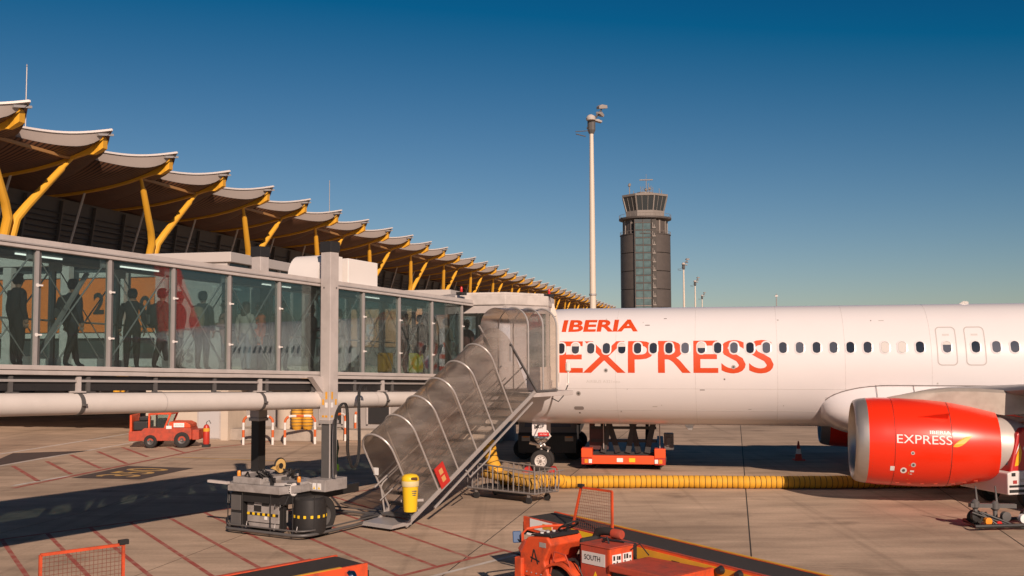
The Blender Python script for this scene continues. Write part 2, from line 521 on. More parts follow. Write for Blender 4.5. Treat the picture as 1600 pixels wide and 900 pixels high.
stripe(Vector((fa.x, fa.y)) - fd * 0.5, Vector((fa.x, fa.y)) + fd * 1.25, 0.11, M_RED_PAINT)
LAYER[0] = 0.004
off = Vector((0.30, -0.26))
stripe(Vector((P0.x, P0.y)) + off * 1.3, Vector((P0.x, P0.y)) + st * 13 + off * 1.3, 0.12, M_WHITE_PAINT)
wq = G(860, 884); stripe(Vector((P0.x, P0.y)) + off * 1.3, (wq.x, wq.y), 0.11, M_WHITE_PAINT)
wq2 = G(940, 912); stripe(P0, (G(905, 893).x, G(905, 893).y), 0.11, M_RED_PAINT)
for p, q in (((73, 721), (111, 741)), ((111, 711), (158, 732)), ((153, 705.5), (198, 724.5)), ((191, 699), (231, 714)), ((262, 699), (290, 708)), ((20, 728), (60, 752))):
    stripe(G(*p), G(*q), 0.16, M_RED_PAINT)
LAYER[0] = 0.006
stripe(G(20, 763), G(322, 701), 0.2, M_RED_PAINT)
stripe(G(322, 701), G(430, 689), 0.2, M_RED_PAINT)
LAYER[0] = 0.004
stripe(G(-40, 716), G(207, 676.7), 0.22, M_WHITE_PAINT)
stripe(G(-40, 735), G(211, 691), 0.2, M_WHITE_PAINT)
stripe(G(20, 759), G(108, 743.5), 0.2, M_WHITE_PAINT)
stripe(G(267, 714), G(480, 722), 0.14, M_YEL_PAINT)
b = MB(); b.add([tuple(G(*p, 0.004)) for p in ((20, 708), (140, 704), (60, 716), (-40, 734))], [(0, 1, 2, 3)])
b.build('painted_patch', M_BLACK_PAINT, apron)
# stand number on a dark field
qa, qb, qc, qd = (G(*p, 0.008) for p in ((111.6, 746.7), (199, 728), (302.7, 731.3), (219.4, 748.8)))
b = MB(); b.add([qa, qb, qc, qd], [(0, 1, 2, 3)]); b.build('stand_number_field', M_BLACK_PAINT, apron)
def stand_fn(x, y):
    u, v = 0.14 + 0.72 * x, 0.80 - 0.60 * y         # u across to the far side, v towards the right
    p = qa.lerp(qb, u).lerp(qd.lerp(qc, u), v); p.z = 0.012
    return p
letters('stand_number', '350', 1, 1, stand_fn, M_YEL_PAINT, apron, bold=0.008)

# ================================================================== far things: tower, light masts
def light_mast(px, ytop, depth, label, group='apron floodlight masts', big=False):
    top = W(px, ytop, depth)
    h = top.z
    t = thing('floodlight_mast', label, 'light mast', (top.x, top.y, 0), R(20), group)
    k = h / 30.0
    b = MB(); b.lathe([(0.38 * k, 0), (0.36 * k, 8 * k), (0.30 * k, 20 * k), (0.22 * k, h - 1.0)], 14)
    b.build('pole', mat('mast_cream', (0.66, 0.58, 0.48), 0.5, var=0.05, scale=0.5), t, smooth=True)
    b = MB(); b.lathe([(0.42 * k, 10.3 * k), (0.42 * k, 10.5 * k)], 14); b.build('collar', M_GREY2, t)
    b = MB(); b.lathe([(0.30 * k, h - 1.4), (0.46 * k, h - 1.0), (0.46 * k, h + 0.3), (0.2 * k, h + 0.6)], 10)
    b.build('head_ring', M_DGREY, t)
    b = MB()
    b.tube([(0, 0, h), (1.3, 0, h + 1.5)], 0.09, 6); b.tube([(0, 0.2, h - .2), (1.4, 0.1, h + 1.3)], 0.05, 6)
    b.tube([(-2.0, 0, h - 1.3), (0.3, 0, h - 1.0)], 0.05, 6); b.tube([(-1.8, 0.3, h - 1.5), (-0.6, 0.3, h - 1.7)], 0.06, 6)
    b.tube([(-0.6, 0, h + .2), (1.0, 0, h + .1)], 0.07, 6)
    b.build('bracket', M_DGREY, t)
    lamp = MB()
    lamp.lathe([(0.05, -0.35), (0.62, -0.3), (0.66, -0.05), (0.5, 0.25), (0.2, 0.42), (0.02, 0.45)], 12)
    l0 = lamp.build('floodlight', mat('floodlight_shell', (0.50, 0.45, 0.41), 0.5), t, smooth=True, loc=(-0.2, -0.3, h + 0.35)); l0.scale = (.85, .85, .9)
    lb_ = MB(); lb_.prism([(-.55, -.1), (.5, -.22), (.55, .12), (-.1, .34), (-.5, .2)], -.38, .38)
    l1 = lb_.build('floodlight', mat('floodlight_dark_shell', (0.30, 0.27, 0.25), 0.5), t, bevel=.04, loc=(1.35, 0, h + 1.75)); l1.rotation_euler = (R(8), R(-14), 0)
    inst(l1, t, (1.15, 0.1, h + 0.95), (R(14), R(10), R(30)), (0.8, 0.8, 0.8))
    inst(l1, t, (0.75, -0.2, h + 0.05), (0, R(8), R(-10)), (0.8, 0.8, 0.6))
    inst(l1, t, (-0.1, 0.3, h - 0.7), (0, R(-10), R(160)), (0.6, 0.6, 0.6))
    return t
light_mast(924, 190, 116, 'tall cream floodlight mast rising just behind the white aircraft')
light_mast(1068, 414, 308, 'first small distant floodlight mast right of the control tower')
light_mast(1086, 441, 390, 'second small distant floodlight mast right of the control tower')
light_mast(1097, 463, 494, 'farthest and shortest floodlight mast right of the control tower')
for px, y0, y1, dep, lab in ((1213, 459, 540, 420, 'thin distant antenna mast above the middle of the fuselage'),
                        ):
    p = W(px, y0, dep)
    b = MB(); b.tube([(p.x, p.y, 0), (p.x, p.y, p.z)], [0.35, 0.2], 6); b.box(p.x - .6, p.x + .6, p.y - .2, p.y + .2, p.z - 1.2, p.z - .6)
    tag(b.build('antenna_mast', M_GREY2), lab, 'antenna')

def control_tower():
    c = W(1009.5, 478, 400)
    t = thing('control_tower', 'brown control tower with glazed shaft and flared glass cab on top', 'control tower', (c.x, c.y, 0), R(-7))
    m_drum = mat('tower_brown_panel', (0.088, 0.074, 0.066), 0.6, var=0.22, scale=0.5)
    m_frame = mat('tower_frame', (0.25, 0.22, 0.195), 0.6, var=0.08, scale=0.3)
    m_core = mat('tower_core', (0.07, 0.062, 0.055), 0.7)
    m_glass = mat('tower_glass', (0.10, 0.155, 0.16), 0.12, var=0.5, scale=0.6)
    m_cabglass = mat('tower_cab_glass', (0.035, 0.045, 0.05), 0.08, spec=0.8)
    b = MB(); b.lathe([(7.6, 0), (7.6, 54)], 32); b.build('core', m_core, t, smooth=True)
    # two curved side drums in stacked panels
    def arc_panel(a0, a1, r0, r1, z0, z1, n=8):
        b = MB(); P = []
        for k in range(n + 1):
            a = a0 + (a1 - a0) * k / n
            for r, z in ((r0, z0), (r1, z0), (r1, z1), (r0, z1)):
                P.append((r * math.cos(a), r * math.sin(a), z))
        F = []
        for k in range(n):
            o = 4 * k
            for e in range(4):
                F.append((o + e, o + 4 + e, o + 4 + (e + 1) % 4, o + (e + 1) % 4))
        F += [(0, 1, 2, 3), tuple(4 * n + e for e in (3, 2, 1, 0))]
        return b.add(P, F)
    zs = [0, 6.4, 13.2, 20.2, 27.2, 34.2, 41.3, 48.4]
    for i in range(7):
        for a0, a1 in ((R(-240), R(-113)), (R(-65), R(60))):
            arc_panel(a0, a1, 9.0, 9.75, zs[i] + 0.12, zs[i + 1] - 0.12, 12).build('drum_panel', m_drum, t, smooth=True)
    b = MB(); b.lathe([(8.5, 48.2), (8.5, 54.2)], 24); b.build('upper_drum', m_drum, t, smooth=True)
    for k in range(14):
        a = 2 * PI * k / 14
        b = MB(); b.cbox((8.6 * math.cos(a), 8.6 * math.sin(a), 51.2), (0.35, 0.7, 5.8), (0, 0, a)); b.build('upper_pier', m_frame, t)
    # glazed shaft facing the apron
    fr = MB()
    fr.box(-4.0, 2.2, -9.55, -8.3, 0, 54.0); fr.build('shaft', mat('shaft_back', (0.06, 0.075, 0.08), 0.4), t)
    zz = 0.8
    while zz < 52.5:
        for x0, x1 in ((-3.8, -1.0), (-0.8, 1.9)):
            b = MB(); b.box(x0, x1, -9.66, -9.57, zz, zz + 2.3); b.build('pane', m_glass, t)
        b = MB(); b.box(-4.1, 2.3, -9.74, -9.56, zz + 2.38, zz + 2.72); b.build('transom', m_frame if int(zz) % 3 == 0 else m_drum, t)
        zz += 2.9
    for x in (-4.05, -0.9, 2.15):
        b = MB(); b.box(x - 0.13, x + 0.13, -9.82, -9.56, 0, 54); b.build('mullion', m_drum, t)
    b = MB(); b.box(2.5, 4.1, -9.3, -8.4, 0, 54); b.build('stair_recess', m_core, t)
    for k in range(16):
        z0 = 1 + 3.3 * k
        b = MB(); b.box(2.6, 3.9, -9.5, -9.32, z0, z0 + 0.5); b.box(2.6, 2.85, -9.5, -9.32, z0 + .5, z0 + 2.2); b.box(3.2, 3.5, -9.5, -9.32, z0 + .5, z0 + 1.4)
        b.build('stair_frame', m_frame, t)
    for r0, z0, z1 in ((9.95, 48.4, 48.7),):
        b = MB(); b.lathe([(r0 - .6, z0), (r0, z0), (r0, z1), (r0 - .6, z1)], 32); b.build('ledge', m_drum, t)
    for r0, zb in ((9.8, 48.7), (10.1, 55.4)):
        b = MB(); b.tube([(r0 * math.cos(2 * PI * k / 32), r0 * math.sin(2 * PI * k / 32), zb + 1.1) for k in range(32)], 0.06, 4, closed=True)
        for k in range(32):
            a = 2 * PI * k / 32; b.tube([(r0 * math.cos(a), r0 * math.sin(a), zb), (r0 * math.cos(a), r0 * math.sin(a), zb + 1.1)], 0.05, 4)
        b.build('railing', m_frame, t)
    b = MB(); b.lathe([(8.2, 54.0), (10.2, 54.6), (10.25, 55.3), (8.4, 55.4)], 32); b.build('gallery', m_drum, t, smooth=True)
    b = MB(); b.lathe([(8.0, 55.3), (8.0, 57.8), (7.4, 57.9)], 8, a0=PI / 8); b.build('parapet', m_frame, t)
    b = MB(); b.lathe([(7.7, 57.8), (9.2, 63.4)], 8, a0=PI / 8); b.build('cab_glazing', m_cabglass, t)
    for k in range(8):
        a = PI / 8 + 2 * PI * k / 8; a2 = PI / 8 + 2 * PI * (k + 1) / 8
        for f, w in ((0, 0.45), (1 / 3, 0.16), (2 / 3, 0.16)):
            def pt(r, z):
                p = Vector((r * math.cos(a), r * math.sin(a), z)).lerp(Vector((r * math.cos(a2), r * math.sin(a2), z)), f); return p
            b = MB(); b.bar(pt(7.75, 57.7), pt(9.26, 63.5), w, w); b.build('cab_mullion', m_frame, t)
    b = MB(); b.lathe([(9.5, 63.4), (9.6, 64.2), (6.0, 64.5)], 8, a0=PI / 8); b.build('cab_roof', m_frame, t)
    ro = MB()
    ro.lathe([(3.2, 64.4), (3.2, 65.6)], 12)
    ro.build('roof_plant', m_frame, t)
    b = MB()
    b.tube([(0.6, 0, 65), (0.6, 0, 70.6)], 0.16, 6); b.box(-2.0, 3.2, -.3, .3, 70.5, 70.9); b.tube([(0.6, 0, 71), (0.6, 0, 73)], 0.07, 5)
    b.build('radar', m_frame, t)
    rr = random.Random(3)
    for k in range(14):
        a = rr.uniform(0, 2 * PI); r0 = rr.uniform(2, 7.5); hh = rr.uniform(1.5, 4.5)
        b = MB(); p = (r0 * math.cos(a), r0 * math.sin(a)); b.tube([(p[0], p[1], 64.3), (p[0], p[1], 64.3 + hh)], 0.12, 5)
        if k % 3 == 0: b.lathe([(0.05, 64.3 + hh), (0.5, 64.7 + hh), (0.5, 65.3 + hh), (0.05, 65.6 + hh)], 8, (p[0], p[1], 0))
        b.build('antenna', m_frame, t)
control_tower()
# ================================================================== terminal with the wave roof
T_O = Vector((-0.39 * 74.5 - 0.44, 74.6))
T_RZ = math.atan2(1600, 350)
term = thing('airport_terminal', 'long terminal with wavy overhanging roof, brown slatted soffit and yellow forked pylons', 'terminal', (T_O.x, T_O.y, 0), T_RZ)
m_fascia = mat('roof_edge_metal', (0.37, 0.32, 0.29), 0.42, metal=0.25, var=0.06, scale=0.7)
m_cap = mat('roof_cap_metal', (0.66, 0.60, 0.56), 0.35, metal=0.3)
def soffit_mat():
    m = bpy.data.materials.new('bamboo_soffit'); m.use_nodes = True
    N, L = m.node_tree.nodes, m.node_tree.links
    b = N['Principled BSDF']; b.inputs['Roughness'].default_value = 0.6
    tc = N.new('ShaderNodeTexCoord')
    wv = N.new('ShaderNodeTexWave'); wv.wave_type = 'BANDS'; wv.bands_direction = 'X'
    wv.inputs['Scale'].default_value = 1.15; wv.inputs['Distortion'].default_value = 0.15
    L.new(tc.outputs['Object'], wv.inputs['Vector'])
    n = N.new('ShaderNodeTexNoise'); n.inputs['Scale'].default_value = 0.8; n.inputs['Detail'].default_value = 5
    L.new(tc.outputs['Object'], n.inputs['Vector'])
    r = N.new('ShaderNodeValToRGB')
    r.color_ramp.elements[0].position = 0.15; r.color_ramp.elements[0].color = (0.030, 0.014, 0.009, 1)
    r.color_ramp.elements[1].position = 0.55; r.color_ramp.elements[1].color = (0.165, 0.075, 0.040, 1)
    L.new(wv.outputs['Fac'], r.inputs[0])
    mx = N.new('ShaderNodeMix'); mx.data_type = 'RGBA'; mx.blend_type = 'MULTIPLY'; mx.inputs['Factor'].default_value = 0.7
    rr = N.new('ShaderNodeMapRange'); rr.inputs['To Min'].default_value = 0.5; rr.inputs['To Max'].default_value = 1.4
    L.new(n.outputs['Fac'], rr.inputs['Value'])
    L.new(r.outputs[0], mx.inputs['A']); L.new(rr.outputs[0], mx.inputs['B']); L.new(mx.outputs['Result'], b.inputs['Base Color'])
    return m
m_soffit = soffit_mat()
BAY = 9.0
TIP_Z, E_R, E_H = 20.7, 4.5, 0.45
def eave_f(s):
    return (1 - min(1, abs(2 * s / BAY))) ** 1.12
def crown(q):                                   # height of a beam line q metres inside the eave
    q = max(q, 0.0)
    return -2.9 * (1 - math.exp(-q / 5.0)) + (0.012 * (q - 14) ** 2 if q > 14 else 0)
def roof_pt(s, q, low):
    f = eave_f(s)
    e0 = -(E_R * f) + E_R * 0.0                 # the eave runs out at each crest
    qq = e0 + q
    amp = E_H * math.exp(-max(q, 0) / 16.0)
    z = TIP_Z + crown(q) - amp * (1 - f) - 0.30 * math.sin(PI * f) * math.exp(-q / 6.0)
    if low:
        edge = math.exp(-q / 1.2)
        g8 = f ** 7
        th = ((0.80 + 0.45 * f) * (1 - g8) + 0.24 * g8) * edge + (0.55 + 0.6 * (1 - f)) * (1 - edge)
        z -= th
    return (s, qq + E_R, z)                     # y = 0 at the crest tips
NQ = [0, .25, .6, 1.1, 1.8, 2.8, 4, 5.5, 7.5, 10, 13, 17, 22, 28]
NS = 28
def module_parts(k):
    x0 = k * BAY
    return x0
def strip_mesh(low):
    b = MB()
    P = [roof_pt(-BAY / 2 + BAY * i / NS, q, low) for i in range(NS + 1) for q in NQ]
    n = len(NQ)
    F = [(i * n + j, i * n + j + 1, (i + 1) * n + j + 1, (i + 1) * n + j) for i in range(NS) for j in range(n - 1)]
    b.add(P, F); return b
def fascia_mesh():
    b = MB(); P = []
    for i in range(NS + 1):
        s = -BAY / 2 + BAY * i / NS
        t, l = Vector(roof_pt(s, 0, False)), Vector(roof_pt(s, 0, True))
        P += [t + Vector((0, -0.02, 0)), t + Vector((0, 0.0, -0.28)) * 0 + Vector((0, 0.03, -0.0)), l + Vector((0, 0.25, 0)), l + Vector((0, 0.3, 0.02))]
    F = []
    for i in range(NS):
        o = 4 * i
        F += [(o, o + 4, o + 6, o + 2)]
    b.add(P, F); return b
def cap_mesh():
    b = MB()
    pts = []
    for i in range(NS + 1):
        s = -BAY / 2 + BAY * i / NS
        pts.append(Vector(roof_pt(s, 0, False)) + Vector((0, -0.06, -0.05)))
    for a, c in zip(pts, pts[1:]): b.bar(a, c, 0.16, 0.15)
    return b
roof0 = sof0 = fas0 = cap0 = beam0 = gut0 = prop0 = None
def beam_d(q): return 0.90 - 0.12 * q if q < 1.4 else 0.22 + 0.5 * math.exp(-(q - 1.4) / 0.5)
def beam_mesh():
    b = MB(); P = []
    qs = [0.45, 0.8, 1.3, 1.6, 2.0, 2.5, 3.0, 4.5, 6.5, 9, 12, 16]
    for q in qs:
        y, z = roof_pt(0, q, True)[1:]
        d = beam_d(q)
        hw = 0.27 if q < 1.3 else 0.16
        for x, zz in ((-hw, z + 0.05), (hw, z + 0.05), (hw, z - d), (-hw, z - d)): P.append((x, y, zz))
    F = []
    for i in range(len(qs) - 1):
        for e in range(4):
            F.append((4 * i + e, 4 * i + (e + 1) % 4, 4 * i + 4 + (e + 1) % 4, 4 * i + 4 + e))
    F += [(0, 1, 2, 3), tuple(4 * (len(qs) - 1) + e for e in (3, 2, 1, 0))]
    b.add(P, F); return b
def bz(q):                                       # underside of a beam
    return roof_pt(0, q, True)[2] - beam_d(q)
K0, K1 = -2, 37
for k in range(K0, K1):
    lc = (k * BAY, 0, 0)
    if roof0 is None:
        roof0 = strip_mesh(False).build('roof_sheet', m_cap, term, smooth=True, loc=lc)
        sof0 = strip_mesh(True).build('soffit', m_soffit, term, smooth=True, loc=lc)
        fas0 = fascia_mesh().build('fascia', m_fascia, term, smooth=True, loc=lc)
        cap0 = cap_mesh().build('eave_cap', m_cap, term, loc=lc)
        beam0 = beam_mesh().build('roof_beam', M_YELLOW, term, bevel=0.0, loc=lc)
        g = MB(); y, z = roof_pt(0, 0.0, False)[1:]
        g.bar((-0.7, y + 0.6, z - 0.52), (0.4, y + 0.1, z - 0.36), 0.25, 0.16)
        gut0 = g.build('gutter_spout', M_GREY2, term, loc=lc)
        p = MB(); p.tube([(0, 8.3, bz(5.6)), (0.2, 11.0, 9.5)], 0.10, 6)
        prop0 = p.build('facade_prop', mat('prop_grey', (0.5, 0.45, 0.41), 0.5), term, loc=lc)
    else:
        for o in (roof0, sof0, fas0, cap0, beam0, gut0, prop0): inst(o, term, lc)
# forked pylons: two arms to two neighbouring beams
def pylon_mesh():
    b = MB()
    yh, yf, yb = 3.2, 4.6, 8.0
    zh = bz(3.2 - 0.0)
    fork = Vector((BAY / 2, yf, 13.6)); base = Vector((BAY / 2, yb, 0))
    for sx in (0, BAY):
        hd_ = Vector((sx, yh, zh + 0.1))
        mid = fork.lerp(hd_, 0.82)
        lowp = base.lerp(fork, 0.80); side = Vector((0.35 if sx else -0.35, 0, 0))
        b.tube([base + side, lowp + side, fork + side * 1.2 + Vector((0, 0, 0.1)), fork.lerp(hd_, 0.22) + side * .4, mid, fork.lerp(hd_, .86), hd_],
               [0.30, 0.30, 0.33, 0.30, 0.25, 0.16, 0.14], 10)
    b.build_tie = None
    return b
py0 = tie0 = None
for k in range(-1, 36, 2):
    lc = (k * BAY, 0, 0)
    if py0 is None:
        py0 = pylon_mesh().build('pylon', M_YELLOW, term, smooth=True, loc=lc)
        b = MB(); b.bar((0, 3.3, bz(3.2) + 0.1), (BAY, 3.3, bz(3.2) + 0.1), 0.18, 0.22)
        tie0 = b.build('tie_beam', mat('tie_ochre', (0.42, 0.22, 0.08), 0.5), term, loc=lc)
    else:
        inst(py0, term, lc); inst(tie0, term, lc)
# leaning facade of dark louvres behind the pylons
m_fac = mat('facade_louvre', (0.075, 0.068, 0.064), 0.55, var=0.2, scale=0.5)
m_mul = mat('facade_mullion', (0.10, 0.088, 0.08), 0.6)
L0, L1 = K0 * BAY - 4.5, K1 * BAY
b = MB(); b.hexa([(L0, 13.0, 0), (L1, 13.0, 0), (L1, 14, 0), (L0, 14, 0), (L0, 10.6, 17.2), (L1, 10.6, 17.2), (L1, 11.2, 17.2), (L0, 11.2, 17.2)])
b.build('facade', m_fac, term)
for z in [5.0, 7.6, 10.2, 12.8, 15.2]:
    y = 13.0 - 2.4 * z / 17.2 - 0.06
    b = MB(); b.box(L0, L1, y - 0.08, y + 0.02, z - 0.06, z + 0.06); b.build('transom', m_mul, term)
lou = None
for j in range(26):
    z = 4.4 + 0.46 * j
    y = 13.0 - 2.4 * z / 17.2 - 0.02
    if lou is None:
        b = MB(); b.hexa([(L0, -0.16, 0), (L1, -0.16, 0), (L1, 0.0, 0.12), (L0, 0.0, 0.12), (L0, -0.16, 0.03), (L1, -0.16, 0.03), (L1, 0.0, 0.15), (L0, 0.0, 0.15)])
        lou = b.build('louvre', mat('louvre_blade', (0.085, 0.074, 0.068), 0.55), term, loc=(0, y, z))
    else: inst(lou, term, (0, y, z))
mu0 = None
for k in range(K0 * 2, K1 * 2 - 20):
    lc = (k * 4.5, 0, 0)
    if mu0 is None:
        b = MB(); b.hexa([(-.09, 12.75, 0), (.09, 12.75, 0), (.09, 13.0, 0), (-.09, 13.0, 0), (-.09, 10.3, 17), (.09, 10.3, 17), (.09, 10.6, 17), (-.09, 10.6, 17)])
        mu0 = b.build('mullion', m_mul, term, loc=lc)
    else: inst(mu0, term, lc)
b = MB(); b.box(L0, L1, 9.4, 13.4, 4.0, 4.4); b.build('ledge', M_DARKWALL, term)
b = MB(); b.box(L1 - 2, L1 + 55, 3.2, 14, 0, 17.0); b.build('end_block', M_DGREY, term)
for px, y0, dep, lab in ((42, 105, 92, 'thin lightning rod on the nearest roof wave at the far left'), (515, 285, 150, 'faint lightning rod above the middle roof waves')):
    p = W(px, y0, dep)
    b = MB(); b.tube([(p.x, p.y, 0), (p.x, p.y, p.z)], [0.1, 0.05], 6)
    b.lathe([(0.02, p.z), (0.07, p.z + .15), (0.02, p.z + .3)], 6, (p.x, p.y, 0))
    tag(b.build('lightning_rod', M_GREY2), lab, 'lightning rod')

# ================================================================== gate building behind the bridge
gc = G(352, 688)
gate = thing('gate_building', 'pale flat-roofed gate building with orange number panels behind the glass bridge', 'building', (gc.x, gc.y, 0), -R(12.2))
# local: x along the front (to the right), y away from the camera, corner at the origin
M_GB = mat('gate_wall_pale', (0.52, 0.48, 0.45), 0.6, var=0.05, scale=1)
M_TEAL = mat('teal_glazing', (0.07, 0.12, 0.125), 0.1, var=0.3, scale=0.4)
b = MB(); b.box(-26, 0, 0.25, 16, 4.0, 9.0); b.build('upper_storey', mat('dark_glazed_storey', (0.045, 0.05, 0.052), 0.25, var=0.3, scale=0.5), gate)
b = MB(); b.box(-26.2, 0.25, -0.15, 16.2, 8.75, 9.25); b.build('roof_slab', M_GB, gate, bevel=0.03)
b = MB(); b.box(-26, 0.02, 0.0, 16, 3.6, 4.0); b.build('floor_slab', M_GB, gate)
b = MB(); b.box(plan_hit(264, 480, (gc.x, gc.y), (math.cos(R(12.2)), -math.sin(R(12.2)))), 0.0, -0.02, 0.25, 3.4, 8.75); b.build('front_panel', M_GB, gate)
def gx(px, py=480): return plan_hit(px, py, (gc.x, gc.y), (math.cos(R(12.2)), -math.sin(R(12.2))))
def gh(py, px=160): return W(px, py, gc.y - gx(px) * math.sin(R(12.2))).z
OZ0, OZ1 = gh(519), gh(435)
for i, (x0, x1) in enumerate(((gx(122), gx(182)), (gx(203), gx(247)), (gx(20), gx(92)), (gx(-110), gx(14)))):
    b = MB(); b.box(x0, x1, 0.05, 0.22, OZ0, OZ1); b.build('orange_panel', M_ORG_SIGN, gate)
    b = MB(); b.box(x0, x1, 0.03, 0.20, OZ1 + .05, OZ1 + .3); b.box(x0, x1, 0.03, 0.2, OZ0 - .3, OZ0 - .05); b.build('panel_rail', M_GB, gate)
for x in (gx(107), gx(192.5), gx(255), gx(17)):
    b = MB(); b.box(x - 0.24, x + 0.24, -0.35, 0.05, 3.6, 8.7); b.build('pillar', M_GREY, gate)
    b = MB(); b.box(x - 0.3, x + 0.3, 14.6, 15.2, 0, 3.6); b.build('rear_column', M_GREY, gate)
letters('gate_number', '2', gx(162) - gx(145), gh(457) - gh(491), lambda x, y: (gx(145) + x, 0.03, gh(491) + y), M_BLACK_TXT, gate, bold=0.03)
letters('gate_number', '01', gx(246) - gx(217), gh(463) - gh(493), lambda x, y: (gx(217) + x, 0.03, gh(493) + y), M_BLACK_TXT, gate, bold=0.03)
letters('wall_number', '35', gx(304) - gx(279), .72, lambda x, y: (gx(279) + x, -0.036, gh(567, 290) + y), M_DGREY, gate, bold=0.02)
for i in range(9):
    y0 = 1.0 + i * 1.65
    b = MB(); b.box(0.0, 0.05, y0, y0 + 1.35, 4.6, 8.2); b.build('window', M_TEAL, gate)
    b = MB(); b.box(-0.02, 0.09, y0 + 1.37, y0 + 1.62, 4.0, 8.75); b.build('window_post', M_GB, gate)
# ground floor: closed room at the corner, open undercroft to the left
b = MB(); b.box(-4.4, 0, 0.1, 14, 0, 3.6); b.build('ground_wall', M_CREAM, gate)
b = MB(); b.box(-1.45, -0.35, 0.02, 0.1, 0.1, 2.25); b.build('door', mat('grey_door', (0.52, 0.50, 0.49), 0.5), gate)
b = MB(); b.box(-1.55, -0.25, 0.05, 0.12, 0.05, 2.36); b.build('door_frame', M_GREY, gate)
b = MB(); b.box(-0.2, 0.18, -0.1, 0.3, 0, 3.6); b.build('corner_pier', M_CREAM, gate)
# side wing running back and to the right with plinth and recess
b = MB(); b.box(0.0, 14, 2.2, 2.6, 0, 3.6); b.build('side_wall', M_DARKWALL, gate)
b = MB(); b.box(0.0, 14.3, 0.2, 2.6, 3.15, 3.6); b.build('canopy_slab', M_CREAM, gate)
b = MB(); b.box(0.18, 5.4, 0.1, 2.2, 0, 0.55); b.build('plinth', M_PLINTH, gate, bevel=0.03)
b = MB(); b.box(5.4, 13.5, 0.9, 2.2, 0, 0.5); b.build('plinth', M_PLINTH, gate, bevel=0.03)
b = MB(); b.lathe([(0.62, 0.55), (0.62, 3.15)], 20, (2.85, 1.2, 0)); b.build('round_column', M_CREAM, gate, smooth=True)
for x in (4.1, 6.6, 9.2, 11.5):
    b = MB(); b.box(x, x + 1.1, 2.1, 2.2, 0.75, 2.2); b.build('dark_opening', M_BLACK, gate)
    b = MB(); b.box(x - .08, x + 1.18, 2.06, 2.12, 2.2, 2.32); b.box(x - .08, x, 2.06, 2.12, .7, 2.2); b.box(x + 1.1, x + 1.18, 2.06, 2.12, .7, 2.2); b.build('opening_frame', M_GREY, gate)

# second gate building farther along with pale orange boards
g2c = G(700, 640)
gate2 = thing('far_gate_building', 'farther low gate building with faded orange boards seen through the bridge glass', 'building', (g2c.x, g2c.y, 0), -R(12.2))
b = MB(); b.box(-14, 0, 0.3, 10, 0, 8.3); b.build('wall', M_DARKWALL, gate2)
b = MB(); b.box(-14.2, .2, 0, 10, 8.3, 8.8); b.build('roof_slab', M_GB, gate2)
m_palesign = mat('pale_orange_board', (0.70, 0.36, 0.20), 0.6, var=0.05, scale=1)
for i in range(8):
    x0 = -13.4 + i * 1.7
    b = MB(); b.box(x0, x0 + 1.15, 0.2, 0.3, 4.6, 7.4); b.build('orange_board', m_palesign, gate2)
    b = MB(); b.box(x0 + 1.22, x0 + 1.62, 0.1, 0.3, 0.4, 8.2); b.build('post', M_DGREY, gate2)
    b = MB(); b.box(x0, x0 + 1.15, 0.2, 0.3, 7.5, 8.2); b.build('glass_band', M_TEAL, gate2)
for ch, x in (('G', -11.5), ('A', -9.8), ('T', -8.1), ('E', -6.4)):
    letters('board_letter', ch, 0.62, 0.9, lambda X, Y, x=x: (x + X, 0.19, 5.4 + Y), M_GREY_TXT, gate2, bold=0.02)
# ================================================================== the parked airliner
AZ = R(12.2)
A_T = Vector((math.cos(AZ), -math.sin(AZ)))           # towards the tail
A_REF = Vector((7.85, 35.9))
A_N = A_REF - A_T * 12.03                             # nose tip on plan
jet = thing('airliner', 'white narrow-body airliner with orange-red lettering parked at the glass bridge', 'aircraft', (A_N.x, A_N.y, 0), -AZ)
AC_Z, AC_W, AC_H = 3.79, 1.975, 2.065
def fus(u):
    """half width, half height, centre height at u metres behind the nose"""
    if u < 6.2:
        k = 1 - u / 6.2
        r = max(0.02, (1 - k ** 2.05)) ** 0.60
        return AC_W * r, AC_H * r, AC_Z - 0.62 * k ** 1.6
    if u > 29.5:
        k = min(1, (u - 29.5) / 15.0)
        r = 1 - 0.93 * k ** 1.55
        return AC_W * r, AC_H * r, AC_Z + 1.45 * k ** 1.3
    return AC_W, AC_H, AC_Z
def side_y(u, z):
    w, h, c = fus(u)
    return -w * math.sqrt(max(0.0, 1 - ((z - c) / h) ** 2))
us = [0, .12, .35, .7, 1.1, 1.6, 2.2, 2.9, 3.7, 4.6, 5.5, 6.2] + [6.2 + 1.9417 * i for i in range(1, 13)] + [30.5, 32, 34, 36, 38, 40, 42, 43.6, 44.5]
NR = 96
b = MB(); rings = []
for u in us:
    w, h, c = fus(u)
    rings.append([(u, w * math.cos(2 * PI * k / NR), c + h * math.sin(2 * PI * k / NR)) for k in range(NR)])
b.loft(rings)
b.build('fuselage', M_FUSE, jet, smooth=True, angle=60)
def u_at(px, py, y):
    """metres behind the nose where the line at local y shows at this pixel"""
    o = Vector((A_N.x, A_N.y)) + Vector((math.sin(AZ), math.cos(AZ))) * y
    return plan_hit(px, py, o, A_T)
